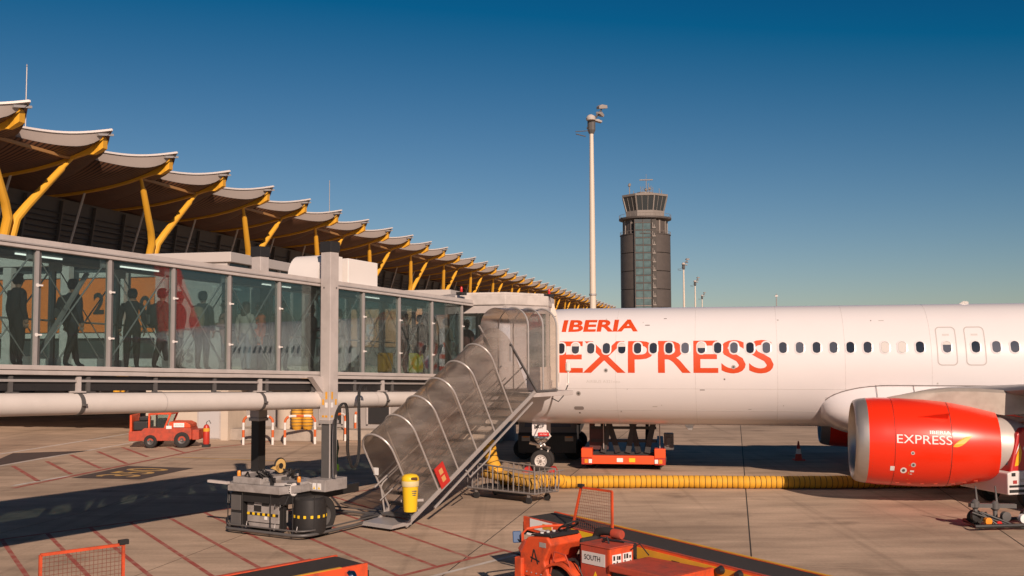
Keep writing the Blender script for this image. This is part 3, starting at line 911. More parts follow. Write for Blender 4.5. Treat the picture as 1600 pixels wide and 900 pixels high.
# --- lettering wrapped on the skin
def on_skin(u0, z0, eps):
    def fn(x, y):
        u, z = u0 + x, z0 + y
        w, h, c = fus(u)
        s = (z - c) / h
        yy = -w * math.sqrt(max(0, 1 - s * s))
        n = Vector((0, yy / (w * w), (z - c) / (h * h))).normalized()
        return Vector((u, yy, z)) + n * eps
    return fn
ua, ub_ = u_at(874, 556, -1.95), u_at(1208.5, 556, -1.95)
letters('lettering', 'EXPRESS', ub_ - ua, 1.10, on_skin(ua, 3.57, 0.004), M_LETTER, jet, cuts=40, bold=0.010)
ua, ub_ = u_at(877.5, 507, -1.6), u_at(996.5, 507, -1.6)
letters('lettering', 'IBERIA', ub_ - ua, 0.42, on_skin(ua, 4.985, 0.004), M_LETTER, jet, cuts=24, bold=0.035, shear=0.05)
ua = u_at(916, 598, -1.9)
letters('lettering', 'AIRBUS A321neo', 1.16, 0.10, on_skin(ua, 3.24, 0.004), mat('pale_grey_print', (0.62, 0.59, 0.57), 0.6), jet, cuts=4)
# --- cabin windows
def rrect(hw, hh, r, n=6):
    P = []
    for cx, cz, a0 in ((hw - r, hh - r, 0), (-(hw - r), hh - r, 90), (-(hw - r), -(hh - r), 180), (hw - r, -(hh - r), 270)):
        for k in range(n + 1):
            a = R(a0 + 90 * k / n); P.append((cx + r * math.cos(a), cz + r * math.sin(a)))
    return P
WZ = 4.415
def skin_local(x, z, eps):
    s = (WZ + z - AC_Z) / AC_H
    y = -AC_W * math.sqrt(1 - s * s)
    return (x, y - eps, z)
def ring_patch(P0, e0, P1, e1, fill=False):
    b = MB(); n = len(P0)
    if fill:
        b.add([skin_local(x, z, e0) for x, z in P0], [tuple(range(n))]); return b
    b.add([skin_local(x, z, e0) for x, z in P0] + [skin_local(x, z, e1) for x, z in P1], [(i, (i + 1) % n, (i + 1) % n + n, i + n) for i in range(n)])
    return b
w_out, w_in = rrect(0.170, 0.225, 0.15), rrect(0.125, 0.180, 0.115)
fr_b = ring_patch(w_out, 0.006, w_in, 0.014)
def pane_patch(hw, hh, r, eps, zlo=None):
    b = MB(); n = 14; P = []
    z0 = -hh if zlo is None else zlo
    for k in range(n + 1):
        z = z0 + (hh - z0) * k / n
        d = max(0.0, abs(z) - (hh - r))
        w = hw - r + math.sqrt(max(0.0, r * r - d * d))
        P += [skin_local(-w, z, eps), skin_local(w, z, eps)]
    b.add(P, [(2 * k, 2 * k + 1, 2 * k + 3, 2 * k + 2) for k in range(n)]); return b
pn_b = pane_patch(0.125, 0.180, 0.115, 0.0065)
w0 = fr_b.build('window', M_FUSE, jet); p0 = pn_b.build('pane', M_WINDOW, w0)
p_sh = None
wpx = [876.8, 899.2, 923.2, 947.5, 971.7, 996.3, 1020.8, 1045.3, 1070.6, 1096, 1121.5, 1146.9, 1172, 1197.5, 1223.4, 1249.6, 1276, 1302.4, 1328.8, 1355.7, 1383, 1409.8, 1437.6, 1479.7, 1524.7, 1557, 1585.8]
ulist = [u_at(x, 543.5, -1.88) for x in wpx]
ulist = [ulist[0] - 0.533 * i for i in range(6, 0, -1)] + ulist + [ulist[-1] + 0.533 * i for i in range(1, 22)]
shaded = {6 + 20: 1.0, 6 + 21: 1.0, 6 + 9: 0.5, 6 + 4: 0.35, 6 + 23: 0.3, 6 + 1: .3}
first = True
for i, u in enumerate(ulist):
    if u > 29: break
    if first:
        w0.location = (u, 0, WZ); wi = w0; first = False
    else:
        wi = inst(w0, jet, (u, 0, WZ)); inst(p0, wi)
    if i in shaded:
        f = shaded[i]
        pane_patch(0.121, 0.176, 0.112, 0.0085, 0.176 - 0.352 * f).build('shade', M_SHADE, wi)
# --- two over-wing exits
for px in (1479.7, 1524.7):
    u = u_at(px, 545, -1.9)
    e = obj('emergency_exit', None, jet); e.location = (u, 0, WZ)
    o1 = rrect(0.305, 0.62, 0.13); o2 = rrect(0.272, 0.587, 0.11)
    def sub(Pl, m=8):
        return [tuple(Vector(Pl[i]).lerp(Vector(Pl[(i + 1) % len(Pl)]), k / m)) for i in range(len(Pl)) for k in range(m)]
    ring_patch(sub([(x, z + 0.03) for x, z in o1]), 0.004, sub([(x, z + 0.03) for x, z in o2]), 0.005).build('outline', M_EDGE, e)
    hb = MB()
    hb.add([skin_local(x, z, 0.004) for x, z in ((-.10, .36), (.10, .36), (.10, .42), (-.10, .42))], [(0, 1, 2, 3)])
    hb.build('handle_flap', mat('flap_grey', (0.60, 0.57, 0.55), 0.5), e)
# --- belly fairing
b = MB(); rings = []
uf = u_at(1283, 625, -2.15)
for i in range(27):
    t = (i / 26) ** 1.7
    u = uf + 13.0 * t
    k = math.sqrt(max(0.0, 1 - (1 - min(1, (t * 13.0) / 2.1)) ** 2)) if t < 0.9 else 1
    k = max(0.0, k); end = 1 - 0.9 * max(0, (t - 0.75) / 0.25) ** 1.5
    hw, hh, cz = (1.10 + 1.18 * k ** 0.62) * (0.6 + 0.4 * end), (0.25 + 0.80 * k) * end, 2.46
    rings.append([(u, hw * (1 if math.cos(a) > 0 else -1) * abs(math.cos(a)) ** 0.75, cz + hh * (1 if math.sin(a) > 0 else -1) * abs(math.sin(a)) ** 0.85) for a in (2 * PI * q / 48 for q in range(48))])
b.loft(rings)
fair = b.build('belly_fairing', M_FUSE, jet, smooth=True, angle=60)
for px in (1371, 1430):
    u = u_at(px, 600, -2.28)
    s = MB(); s.tube([(u, -2.305 * abs(math.cos(a)) ** .75, 2.46 + 1.075 * math.sin(a) ** 0.85) for a in [R(4 + 8 * k) for k in range(8)]], 0.008, 5); s.build('panel_seam', M_LINE, fair)
s = MB(); pts = []
for i in range(3, 40):
    u = uf + 0.02 + 7.0 * (i / 39) ** 1.5
    k = math.sqrt(max(0.0, 1 - (1 - min(1, (u - uf) / 2.1)) ** 2))
    hw_, hh_ = 1.10 + 1.18 * k ** 0.62, 0.25 + 0.80 * k
    for q_ in range(2, 90):                       # climb the fairing outline until it dips into the fuselage
        y_, z = -hw_ * abs(math.cos(R(q_))) ** 0.75, 2.46 + hh_ * math.sin(R(q_)) ** 0.85
        if (y_ / AC_W) ** 2 + ((z - AC_Z) / AC_H) ** 2 < 1.0: break
    if q_ < 4: continue
    pts.append((u, side_y(u, z) - 0.006, z))
s.tube(pts, 0.014, 5); s.build('fairing_edge', M_LINE, fair)
# thin skin joints and small fittings on the side
for px, y0, y1 in ((1184, 560, 660),):
    pass
sk = MB()
for z in (2.30, 3.05):
    pts = []
    for i in range(60):
        u = 6.3 + 9.4 * i / 59; pts.append((u, side_y(u, z) - 0.0005, z))
    sk.tube(pts, 0.005, 4)
for u in (8.0, 10.67, 13.33, 15.46, 18.1):
    sk.tube([(u, -AC_W * math.cos(a) - 0.0005 * 0, AC_Z + AC_H * math.sin(a)) for a in [R(-70 + 5 * k) for k in range(32)]], 0.005, 4)
sk.build('skin_joint', mat('skin_joint', (0.55, 0.52, 0.50), 0.5), jet)
for px, py, sz in ((947, 579, 0.07), (903, 616, 0.08), (1146, 573, 0.07)):
    z = W(px, py, 34.6).z; u = u_at(px, py, -1.9)
    f = on_skin(u, z, 0.006)
    o_ = MB(); o_.add([f(sz * math.cos(2 * PI * k / 14), sz * math.sin(2 * PI * k / 14)) for k in range(14)], [tuple(range(14))]); st_ = o_.build('static_port', M_GREY2, jet)
    f2 = on_skin(u, z, 0.010)
    o_ = MB(); o_.add([f2(sz * .5 * math.cos(2 * PI * k / 12), sz * .5 * math.sin(2 * PI * k / 12)) for k in range(12)], [tuple(range(12))]); o_.build('sensor', M_DGREY, st_)
f = on_skin(u_at(903, 639, -1.7), W(903, 639, 35).z, 0.006)
o_ = MB(); o_.add([f(x, z * .9) for x, z in rrect(0.17, 0.065, 0.06)], [tuple(range(28))]); o_.build('access_hatch', mat('hatch_grey', (0.28, 0.25, 0.24), 0.5), jet)
b = MB(); b.prism([(-0.18, 0), (0.22, 0), (0.14, -0.22), (0.02, -0.22)], -0.02, 0.02); b.build('blade_antenna', M_SILVER, jet, loc=(u_at(1075, 668, -0.3), -0.3, AC_Z - AC_H + 0.05), bevel=0.008)
b = MB(); b.prism([(-0.16, 0), (0.2, 0), (0.2, 0.10), (0.05, 0.13)], -0.03, 0.03); b.build('roof_antenna', M_SILVER, jet, loc=(u_at(1503, 473, 0), 0, AC_Z + AC_H - 0.03))
rs_ = random.Random(21)
for k in range(26):                              # small stencils and fasteners on the side skin
    u_, z_ = rs_.uniform(6.6, 21.0), rs_.choice((2.15, 2.4, 2.75, 3.0, 3.28, 5.2, 5.35)) + rs_.uniform(-.08, .08)
    w_, h_ = rs_.choice(((.10, .02), (.05, .05), (.16, .025), (.03, .03)))
    f = on_skin(u_, z_, .003); o_ = MB(); o_.add([f(0, 0), f(w_, 0), f(w_, h_), f(0, h_)], [(0, 1, 2, 3)]); o_.build('stencil', M_EDGE if k % 3 else M_LINE, jet)
# cockpit glazing (hidden behind the bridge from here)
for sgn in (-1, 1):
    for u0, u1, a0, a1 in ((1.35, 2.0, 62, 86), (1.75, 2.45, 36, 58), (2.3, 2.95, 30, 50)):
        b = MB(); P = []
        for u, a in ((u0, a0), (u1, a0), (u1, a1), (u0, a1)):
            w, h, c = fus(u); P.append((u, sgn * w * math.cos(R(a)) * 1.006, c + h * math.sin(R(a)) * 1.006))
        b.add(P, [(0, 1, 2, 3)]); b.build('cockpit_window', M_WINDOW, jet)
# --- wings
def wing(sgn):
    b = MB(); rings = []
    u_root = u_at(1412, 612, -1.98)
    for y, ule, chord, z, th in ((1.2, u_root - 0.6, 7.3, 2.76, .10), (1.98, u_root + .1, 6.9, 2.82, .10), (5.75, u_root + 1.95, 4.6, 3.16, .10), (10.5, u_root + 4.4, 3.1, 3.65, .11), (16.6, u_root + 7.5, 1.6, 4.2, .10)):
        ring = []
        for k in range(28):
            a = 2 * PI * k / 28
            x = 0.5 * (1 + math.cos(a)); t = th * 5 * (0.2969 * math.sqrt(x) - .126 * x - .3516 * x * x + .2843 * x ** 3 - .1015 * x ** 4)
            zz = t if a <= PI else -0.75 * t
            ring.append((ule + chord * x, sgn * y, z + chord * zz + 0.02 * chord * (1 - x) * 0))
        rings.append(ring)
    b.loft(rings)
    o = b.build('wing', mat('wing_grey', (0.30, 0.285, 0.28), 0.35, metal=0.2, var=0.05, scale=1), jet, smooth=True, angle=50)
    for y in (4.3, 7.6, 11.0):
        f = MB(); u0 = u_root + (y - 1.98) * 0.51 + 3.2
        f.lathe([(0.02, 0), (0.16, .5), (0.2, 1.4), (0.14, 2.4), (0.02, 3.2)], 10, (u0, sgn * y, 2.75 + 0.09 * (y - 2)), axis='X'); f.build('flap_fairing', M_GREY2, o, smooth=True)
    return o
wing(-1); wing(1)
# tail surfaces, out of the picture but on the aircraft
b = MB(); b.loft([[(u0 + c * x, t * w, z) for x, t in ((0, 0), (.3, 1), (1, 0), (.3, -1))] for u0, c, z, w in ((36.5, 6.2, 5.6, .3), (41.5, 2.4, 11.6, .12))]); b.build('tail_fin', M_RED, jet, smooth=True)
for sg in (-1, 1):
    b = MB(); b.loft([[(u0 + c * x, sg * y, z + t * w) for x, t in ((0, 0), (.3, 1), (1, 0), (.3, -1))] for u0, c, y, z, w in ((38.5, 4.0, .6, 4.9, .2), (41.6, 1.6, 6.2, 5.4, .08))]); b.build('tailplane', M_FUSE, jet, smooth=True)
# --- engines
E_Y = 5.75
EU = u_at(1331, 690, -E_Y)
E_ZC = 1.77
def engine(sgn):
    e = obj('engine', None, jet); e.location = (EU, sgn * E_Y, E_ZC); e.rotation_euler = (0, R(1.6), 0)
    def rad(x):
        pts = [(0, 1.06), (.03, 1.115), (.10, 1.155), (.25, 1.19), (.6, 1.222), (1.2, 1.235), (1.9, 1.232), (2.5, 1.19), (3.1, 1.095), (3.6, 0.985), (3.95, 0.905)]
        for (a, r0), (c, r1) in zip(pts, pts[1:]):
            if a <= x <= c: return r0 + (r1 - r0) * (x - a) / (c - a)
        return pts[-1][1]
    e_n = 64
    lip = MB(); lip.lathe([(0.90, 0.62), (0.955, 0.35), (0.985, 0.16), (1.015, 0.05), (1.06, 0.0), (1.115, 0.03), (1.155, 0.10), (1.185, 0.22), (1.200, 0.34)], e_n, axis='X', caps=False); lip.build('inlet_lip', M_LIP, e, smooth=True, angle=60)
    c1 = MB(); c1.lathe([(rad(x) + .002, x) for x in (.34, .6, .8, 1.0)], e_n, axis='X', caps=False); c1.build('inlet_cowl', M_RED, e, smooth=True, angle=60)
    c2 = MB(); c2.lathe([(rad(x) + .002, x) for x in (1.012, 1.2, 1.5, 1.9, 2.2, 2.46)], e_n, axis='X', caps=False); fc = c2.build('fan_cowl', M_RED, e, smooth=True, angle=60)
    c3 = MB(); c3.lathe([(rad(x) + .002, x) for x in (2.476, 2.7, 2.9, 3.1, 3.35, 3.6, 3.76)] + [(0.905, 3.76), (0.90, 3.3)], e_n, axis='X', caps=False); rc = c3.build('reverser_cowl', M_RED, e, smooth=True, angle=50)
    g = MB(); g.lathe([(rad(x) - .012, x) for x in (.40, .8, 1.2, 1.9, 2.5, 3.0)], e_n, axis='X', caps=False); g.build('cowl_gap', M_LINE, e)
    d = MB(); d.lathe([(0.90, 0.60), (0.93, 1.15)], e_n, axis='X', caps=False); d.build('inlet_duct', M_GREY2, e, smooth=True)
    d = MB(); d.lathe([(0.93, 1.15), (0.2, 1.16)], e_n, axis='X'); d.build('fan_hub', M_BLACK, e)
    sp = MB(); sp.lathe([(0.01, .62), (.1, .72), (.2, .88), (.29, 1.1)], 20, axis='X'); sp.build('spinner', M_FAN, e, smooth=True)
    bl0 = None
    for k in range(18):
        if bl0 is None:
            q = MB(); q.grid(4, 1, lambda i, j: (1.02 + (0.14 * (j - .5)) * (1 - .4 * i), (j - .5) * (.10 + .16 * i), .27 + .65 * i)); bl0 = q.build('fan_blade', M_FAN, e, smooth=True)
        else: inst(bl0, e, rot=(2 * PI * k / 18, 0, 0))
    nz = MB(); nz.lathe([(0.80, 3.3), (0.80, 3.80), (0.785, 4.0), (0.73, 4.25), (0.64, 4.50), (0.55, 4.68), (0.53, 4.68), (0.5, 4.3)], 40, axis='X', caps=False); nz.build('core_nozzle', mat('nozzle_metal', (0.56, 0.52, 0.48), 0.42, metal=0.2, var=0.06, scale=4), e, smooth=True)
    pl = MB(); pl.lathe([(0.36, 4.3), (0.33, 4.75), (0.18, 5.2), (0.02, 5.45)], 24, axis='X'); pl.build('exhaust_plug', mat('plug_metal', (0.22, 0.19, 0.17), 0.45, metal=0.7), e, smooth=True)
    # pylon: from the cowl top up to the wing
    p = MB(); rs = []
    for x, zt, zb, hw in ((0.95, 1.245, 1.15, .03), (1.35, 1.33, 1.15, .13), (1.9, 1.46, 1.15, .2), (2.6, 1.55, 1.08, .23), (3.3, 1.57, 0.95, .24), (4.0, 1.55, 0.86, .23), (4.8, 1.5, 0.95, .2), (5.8, 1.40, 1.15, .06)):
        rs.append([(x, -hw, zb), (x, -hw, zt - .08), (x, -hw * .6, zt), (x, hw * .6, zt), (x, hw, zt - .08), (x, hw, zb)])
    p.loft(rs); p.build('pylon', mat('pylon_bare_metal', (0.44, 0.39, 0.34), 0.42, metal=0.4, var=0.12, scale=3, dirt=0.4, dirt_col=(0.28, 0.23, 0.19), dscale=2.5), e, smooth=True, angle=40)
    # latches along the lower cowl edge and rivet lines
    for x_ in (1.15, 1.45, 1.8, 2.15, 2.6, 2.9, 3.2):
        q = MB(); a_ = R(-62); r_ = rad(x_) + .004; q.cbox((x_, -r_ * math.cos(a_), r_ * math.sin(a_)), (.11, .03, .035), (a_, 0, 0)); q.build('cowl_latch', M_ORANGE_D, e, bevel=.006)
    for x_ in (.44, .98, 1.04, 2.44, 2.50):
        q = MB()
        for k_ in range(30):
            a_ = R(-75 + 5 * k_); r_ = rad(x_) + .003; q.cbox((x_, -r_ * math.cos(a_), r_ * math.sin(a_)), (.010, .010, .010), (a_, 0, 0))
        o_ = q.build('rivet_row', M_ORANGE_D, e); o_['kind'] = 'stuff'
    # red beak under the pylon and lower fin
    q = MB(); q.prism([(3.4, .92), (4.55, .80), (4.1, .95), (3.4, 1.06)], -.16, .16); q.build('pylon_beak', M_RED, e, bevel=.01)
    q = MB(); q.prism([(3.2, -1.0), (4.45, -.98), (3.9, -.85), (3.3, -.85)], -.1, .1); q.build('lower_fin', M_RED, e, bevel=.01)
    # strake on the inboard/outboard shoulder
    a = R(38)
    def cyl(x, ang, r): return (x, -r * math.cos(ang), r * math.sin(ang))
    k = MB(); st = [cyl(1.62, a, rad(1.62)), cyl(2.40, a, rad(2.4)), cyl(2.40, a, rad(2.4) + .27), cyl(2.1, a, rad(2.1) + .17)]
    st2 = [tuple(Vector(p_) + Vector((0, .02, .025))) for p_ in st]
    k.add(st + st2, [(0, 1, 2, 3), (7, 6, 5, 4), (0, 4, 5, 1), (1, 5, 6, 2), (2, 6, 7, 3), (3, 7, 4, 0)]); k.build('strake', M_RED, e)
    # print on the cowl
    def cowl(x0, z0, eps=.006):
        def fn(x, y):
            r = rad(x0 + x) + eps; z = z0 + y
            return (x0 + x, -math.sqrt(max(0, r * r - z * z)), z)
        return fn
    if sgn < 0:
        letters('lettering', 'EXPRESS', 1.42, 0.235, cowl(1.05, 0.06), M_WHITE_TXT, fc, cuts=5)
        letters('lettering', 'IBERIA', 0.55, 0.09, cowl(1.90, 0.335), M_WHITE_TXT, fc, cuts=3, bold=.03)
        def leaf(x): return 0
        f = cowl(2.49, 0.02, .007)
        P = []; n = 12
        for i in range(n + 1):
            t = i / n; P.append((0.52 * t, 0.30 * t ** 0.8 + 0.055 * math.sin(PI * t)))
        for i in range(n - 1, 0, -1):
            t = i / n; P.append((0.52 * t + .0, 0.30 * t ** 1.9 - 0.10 * math.sin(PI * t) ** 1.0 * (1 - t) * 0.6))
        q = MB(); q.add([f(*p_) for p_ in P], [tuple(range(len(P)))]); q.build('leaf_emblem', mat('leaf_yellow', (0.85, 0.42, 0.015), .4), rc)
        for x, z, w, h in ((0.90, -.72, .11, .13), (1.42, -.74, .10, .05), (1.42, -.81, .06, .02)):
            f = cowl(x, z); q = MB(); q.add([f(0, 0), f(w, 0), f(w, h / 2), f(w, h), f(0, h), f(0, h / 2)], [(0, 1, 2, 5), (5, 2, 3, 4)]); q.build('placard', M_WHITE_TXT, fc)
        for x, z, r_, m_ in ((1.25, -.70, .085, M_WHITE_TXT), (1.46, -.20, .05, M_EDGE), (1.49, -.53, .065, M_EDGE)):
            f = cowl(x, z, .006); q = MB(); q.add([f(r_ * math.cos(2 * PI * i / 16), r_ * math.sin(2 * PI * i / 16)) for i in range(16)], [tuple(range(16))]); o_ = q.build('port_disc', m_, fc)
            f = cowl(x, z, .009); q = MB(); q.add([f(r_ * .5 * math.cos(2 * PI * i / 8), r_ * .5 * math.sin(2 * PI * i / 8)) for i in range(8)], [tuple(range(8))]); q.build('port_centre', M_DGREY, o_)
        f = cowl(1.375, -.98, .005); q = MB(); q.add([f(0, 0), f(.02, 0), f(.02, .2), f(.02, .45), f(0, .45), f(0, .2)], [(0, 1, 2, 5), (5, 2, 3, 4)]); q.build('cowl_stripe', M_AMBER, fc)
    return e
engine(-1); engine(1)
# --- landing gear
def wheel(parent, x, y, z, r, w):
    h = obj('wheel', None, parent); h.location = (x, y, z)
    t = MB(); t.lathe([(r * .56, -w * .42), (r * .8, -w / 2), (r * .95, -w * .42), (r, -w * .2), (r, w * .2), (r * .95, w * .42), (r * .8, w / 2), (r * .56, w * .42)], 32, axis='Y', caps=False)
    t.build('tyre', M_TYRE, h, smooth=True)
    m = MB(); m.lathe([(0.02, -w * .34), (r * .16, -w * .36), (r * .2, -w * .26), (r * .42, -w * .2), (r * .5, -w * .40), (r * .57, -w * .43), (r * .57, w * .43), (r * .5, w * .4), (r * .42, w * .2), (.02, w * .3)], 24, axis='Y', caps=False)
    m.build('rim', M_RIM, h, smooth=True, angle=30)
    for k in range(8):
        a = 2 * PI * k / 8; q = MB(); q.lathe([(.018, -w * .31), (.018, -w * .22)], 6, (r * .33 * math.cos(a), 0, r * .33 * math.sin(a)), axis='Y'); q.build('bolt', M_DGREY, h)
    return h
ng = obj('nose_gear', None, jet); ng.location = (u_at(846, 725, -0.2), 0, 0)
for sy in (-1, 1): wheel(ng, 0, 0.25 * sy, 0.39, 0.39, 0.23)
b = MB(); b.tube([(0, -.36, .39), (0, .36, .39)], .05, 10); b.tube([(0, 0, .36), (-.06, 0, 1.0)], .06, 12); b.build('axle', M_SILVER, ng, smooth=True)
b = MB(); b.tube([(-.05, 0, .9), (-.14, 0, 2.1)], .095, 14); b.build('strut', M_WHITE, ng, smooth=True)
b = MB(); b.tube([(-.06, -.42, .92), (-.06, .42, 1.0)], .07, 12); b.tube([(-.45, -.1, 1.02), (.32, -.1, .82)], .055, 10); b.build('steering_actuator', M_CHROME, ng, smooth=True)
b = MB()
for x, y, z, r in ((-.05, -.1, 1.14, .15), (.1, -.12, 1.18, .12), (-.16, -.14, 1.2, .1)): b.lathe([(.02, -.12), (r, -.1), (r, .06), (.02, .1)], 14, (x, y, z), axis='Y')
b.build('taxi_light', M_CHROME, ng, smooth=True)
b = MB(); b.tube([(.05, 0, 1.0), (.3, 0, 1.25), (.1, 0, 1.55)], .035, 8); b.tube([(0.12, -.05, .45), (.22, -.05, .75), (.05, -.05, 1.0)], .03, 8); b.build('torque_link', M_RIM, ng, smooth=True)
for sy in (-1, 1):
    b = MB(); b.prism(rrect(.26, .30, .06), -.015, .015); dd = b.build('gear_door', M_FUSE, ng, loc=(-.03, .42 * sy, 1.58))
    if sy < 0: door_n = dd
letters('lettering', 'NGP', .36, .13, lambda x, y: (-.18 + x, -.02, -.02 + y), M_BLACK_TXT, door_n, bold=.02)
b = MB(); b.box(-.02, .36, -.09, -.03, -.29, -.16); b.build('warning_flag', mat('flag_red', (.6, .02, .02), .6), door_n)
letters('lettering', 'NO TOW', .26, .05, lambda x, y: (.04 + x, -.094, -.25 + y), M_WHITE_TXT, door_n, bold=.01)
for sy in (-1, 1):
    mg = obj('main_gear', None, jet); mg.location = (5.07 + 16.9, 3.8 * sy, 0)
    for d in (-.46, .46): wheel(mg, 0, d, .58, .58, .42)
    b = MB(); b.tube([(0, -.5, .58), (0, .5, .58)], .09, 10); b.tube([(0, 0, .5), (0, -.1 * sy, 2.9)], .16, 14); b.tube([(0, 0, 1.6), (0, -1.4 * sy, 2.4)], .07, 8); b.build('strut', M_WHITE, mg, smooth=True)
# ================================================================== glass passenger bridge
BZ0 = 18.6
BA = math.atan(931 / 1600)
B_O = Vector((-0.4656 * BZ0, BZ0)); B_D = Vector((math.sin(BA), math.cos(BA)))
bridge = thing('passenger_bridge', 'grey steel passenger boarding bridge with full-height glass walls on a wheeled lift', 'boarding bridge', (B_O.x, B_O.y, 0), PI / 2 - BA)
S = 1.575; SLOPE = -0.0355
FZ, GZ, RZ_ = 4.144, 6.235, 6.425
TW = 1.75; T0, T1 = -4.2, 15.25
def sh(p): return Vector((p.x, p.y, p.z + SLOPE * p.x))
def bw(t, y, z=None):
    """bridge coordinates -> world"""
    n = Vector((-B_D.y, B_D.x)); q = B_O + B_D * t + n * y
    return Vector((q.x, q.y, z if z is not None else 0))
def bt(px, py, y):
    n = Vector((-B_D.y, B_D.x)); return plan_hit(px, py, B_O + n * y, B_D)
M_GLASS = clear_mat('bridge_glass', (0.76, 0.85, 0.85), 0.05, (0.40, 0.40, 0.38), 0.48)
M_GLASS_F = clear_mat('bridge_glass_far', (0.74, 0.85, 0.85), 0.03, (0.3, 0.33, 0.32), 0.25)
M_INNER = mat('tunnel_lining', (0.10, 0.12, 0.125), 0.6)
M_FLOOR = mat('tunnel_carpet', (0.055, 0.05, 0.05), 0.9)
b = MB(sh); b.box(T0, T1, 0.06, TW - 0.06, FZ - 0.16, FZ - 0.03); b.build('floor', M_FLOOR, bridge)
b = MB(sh); b.box(T0, T1, -0.10, TW + 0.10, RZ_ - 0.10, RZ_); b.build('roof', M_GREY, bridge)
b = MB(sh); b.box(T0, T1, 0.10, TW - 0.10, RZ_ - 0.16, RZ_ - 0.105); b.build('ceiling', M_INNER, bridge)
for side, y0 in ((-1, 0.0), (1, TW)):
    b = MB(sh)
    b.box(T0, T1, y0 - 0.09, y0 + 0.06, GZ, RZ_ - 0.102); b.build('roof_edge_beam', M_GREY, bridge, bevel=.012)
    b = MB(sh); b.box(T0, T1, y0 - 0.115 if side < 0 else y0 + .09, y0 - 0.09 if side < 0 else y0 + .115, GZ + .075, GZ + .10); b.build('drip_rail', M_GREY2, bridge)
    b = MB(sh); b.box(T0, T1, y0 - 0.09, y0 + 0.06, FZ - 0.085, FZ); b.build('floor_edge_beam', M_GREY, bridge, bevel=.01)
    b = MB(sh); b.box(T0, T1, y0 - 0.07, y0 + 0.06, FZ - 0.175, FZ - 0.095); b.build('lower_edge_beam', M_GREY, bridge, bevel=.01)
    b = MB(sh); b.box(T0, T1, y0 - 0.03, y0 + 0.06, FZ - 0.30, FZ - 0.255); b.build('cable_rail', M_GREY2, bridge)
b = MB(sh); b.box(T0, T1, 0.02, TW - 0.02, FZ - 0.46, FZ - 0.18); b.build('under_frame', M_BLACK, bridge)
for k in range(12):
    t = T0 + 0.5 + 1.6 * k
    b = MB(sh); b.box(t, t + .08, -.02, .06, FZ - .50, FZ - .2); b.box(t - .06, t + .2, -.02, .0, FZ - .54, FZ - .48); b.build('rail_hanger', M_DGREY, bridge)
b = MB(sh); b.tube([(T0, .12, FZ - .52), (T1, .12, FZ - .52)], .03, 6); b.tube([(T0, .3, FZ - .55), (T1, .3, FZ - .55)], .04, 6); b.build('cable_run', M_BLACK, bridge)
post0 = gas0 = clip0 = pane0 = paneF0 = br0 = br1 = None
def sl(n): return (n * S, 0, SLOPE * n * S)
for n in range(-2, 10):
    l = sl(n)
    if post0 is None:
        b = MB(); b.box(-.045, .02, -.05, .05, FZ, GZ); post0 = b.build('post', M_GREY2, bridge, loc=l)
        b = MB(); b.box(.024, .085, -.02, .03, FZ + .002, GZ - .002); gas0 = b.build('gasket', M_DGREY, bridge, loc=l)
        b = MB()
        for z in (FZ + .55, FZ + 1.45): b.lathe([(.035, -.062), (.035, -.051)], 10, (-.01, 0, z), axis='Y'); b.box(-.03, .1, -.06, -.052, z - .015, z + .015)
        clip0 = b.build('post_clip', M_WHITE, bridge, loc=l)
    else:
        for o in (post0, gas0, clip0): inst(o, bridge, l)
    inst(post0, bridge, (l[0], TW, l[2])); inst(gas0, bridge, (l[0], TW, l[2]))
for n in range(-3, 9):
    l = sl(n); dz = SLOPE * S
    x0, x1 = (.088, S - .048)
    def quad(y, th):
        b = MB(); f = SLOPE
        b.hexa([(x0, y, FZ + f * x0 + .004), (x1, y, FZ + f * x1 + .004), (x1, y + th, FZ + f * x1 + .004), (x0, y + th, FZ + f * x0 + .004), (x0, y, GZ + f * x0 - .004), (x1, y, GZ + f * x1 - .004), (x1, y + th, GZ + f * x1 - .004), (x0, y + th, GZ + f * x0 - .004)]); return b
    if pane0 is None:
        pane0 = quad(-.002, .01).build('pane', M_GLASS, bridge, loc=l)
        paneF0 = quad(TW - .01, .01).build('pane', M_GLASS_F, bridge, loc=l)
        b = MB(); b.tube([(.05, .075, FZ + .06), (S - .05, .075, GZ - .06 + dz)], .016, 6); b.cbox((.08, .07, FZ + .08), (.16, .02, .16)); b.cbox((S - .08, .07, GZ - .08 + dz), (.16, .02, .16)); br0 = b.build('brace', M_GREY2, bridge, loc=l)
        b = MB(); b.tube([(.05, .1, GZ - .06), (S - .05, .1, FZ + .06 + dz)], .012, 6); b.cbox((.08, .1, GZ - .08), (.16, .02, .16)); b.cbox((S - .08, .1, FZ + .08 + dz), (.16, .02, .16)); br1 = b.build('brace', M_GREY2, bridge, loc=l)
    else:
        for o in (pane0, paneF0, br0, br1): inst(o, bridge, l)
    inst(br0, bridge, (l[0], TW - .18, l[2])); inst(br1, bridge, (l[0], TW - .18, l[2]))
for px in (218, 432, 575, 60):
    t = bt(px, 440, 0.9); b = MB(sh); b.box(t - .5, t + .5, .88, .91, RZ_ - .20, RZ_ - .17); b.build('ceiling_light', M_FLUO, bridge)
b = MB(sh); b.bar((.25, .35, FZ + .1), (S - .05, .6, GZ - .25), .09, .05); b.build('thick_brace_bar', M_GREY2, bridge)  # thick diagonal bar added to mimic a heavy brace
b = MB(sh)
for y in (TW - .14,):
    b.tube([(T0, y, FZ + .92), (T1, y, FZ + .92)], .022, 6)
b.build('handrail', M_GREY2, bridge)
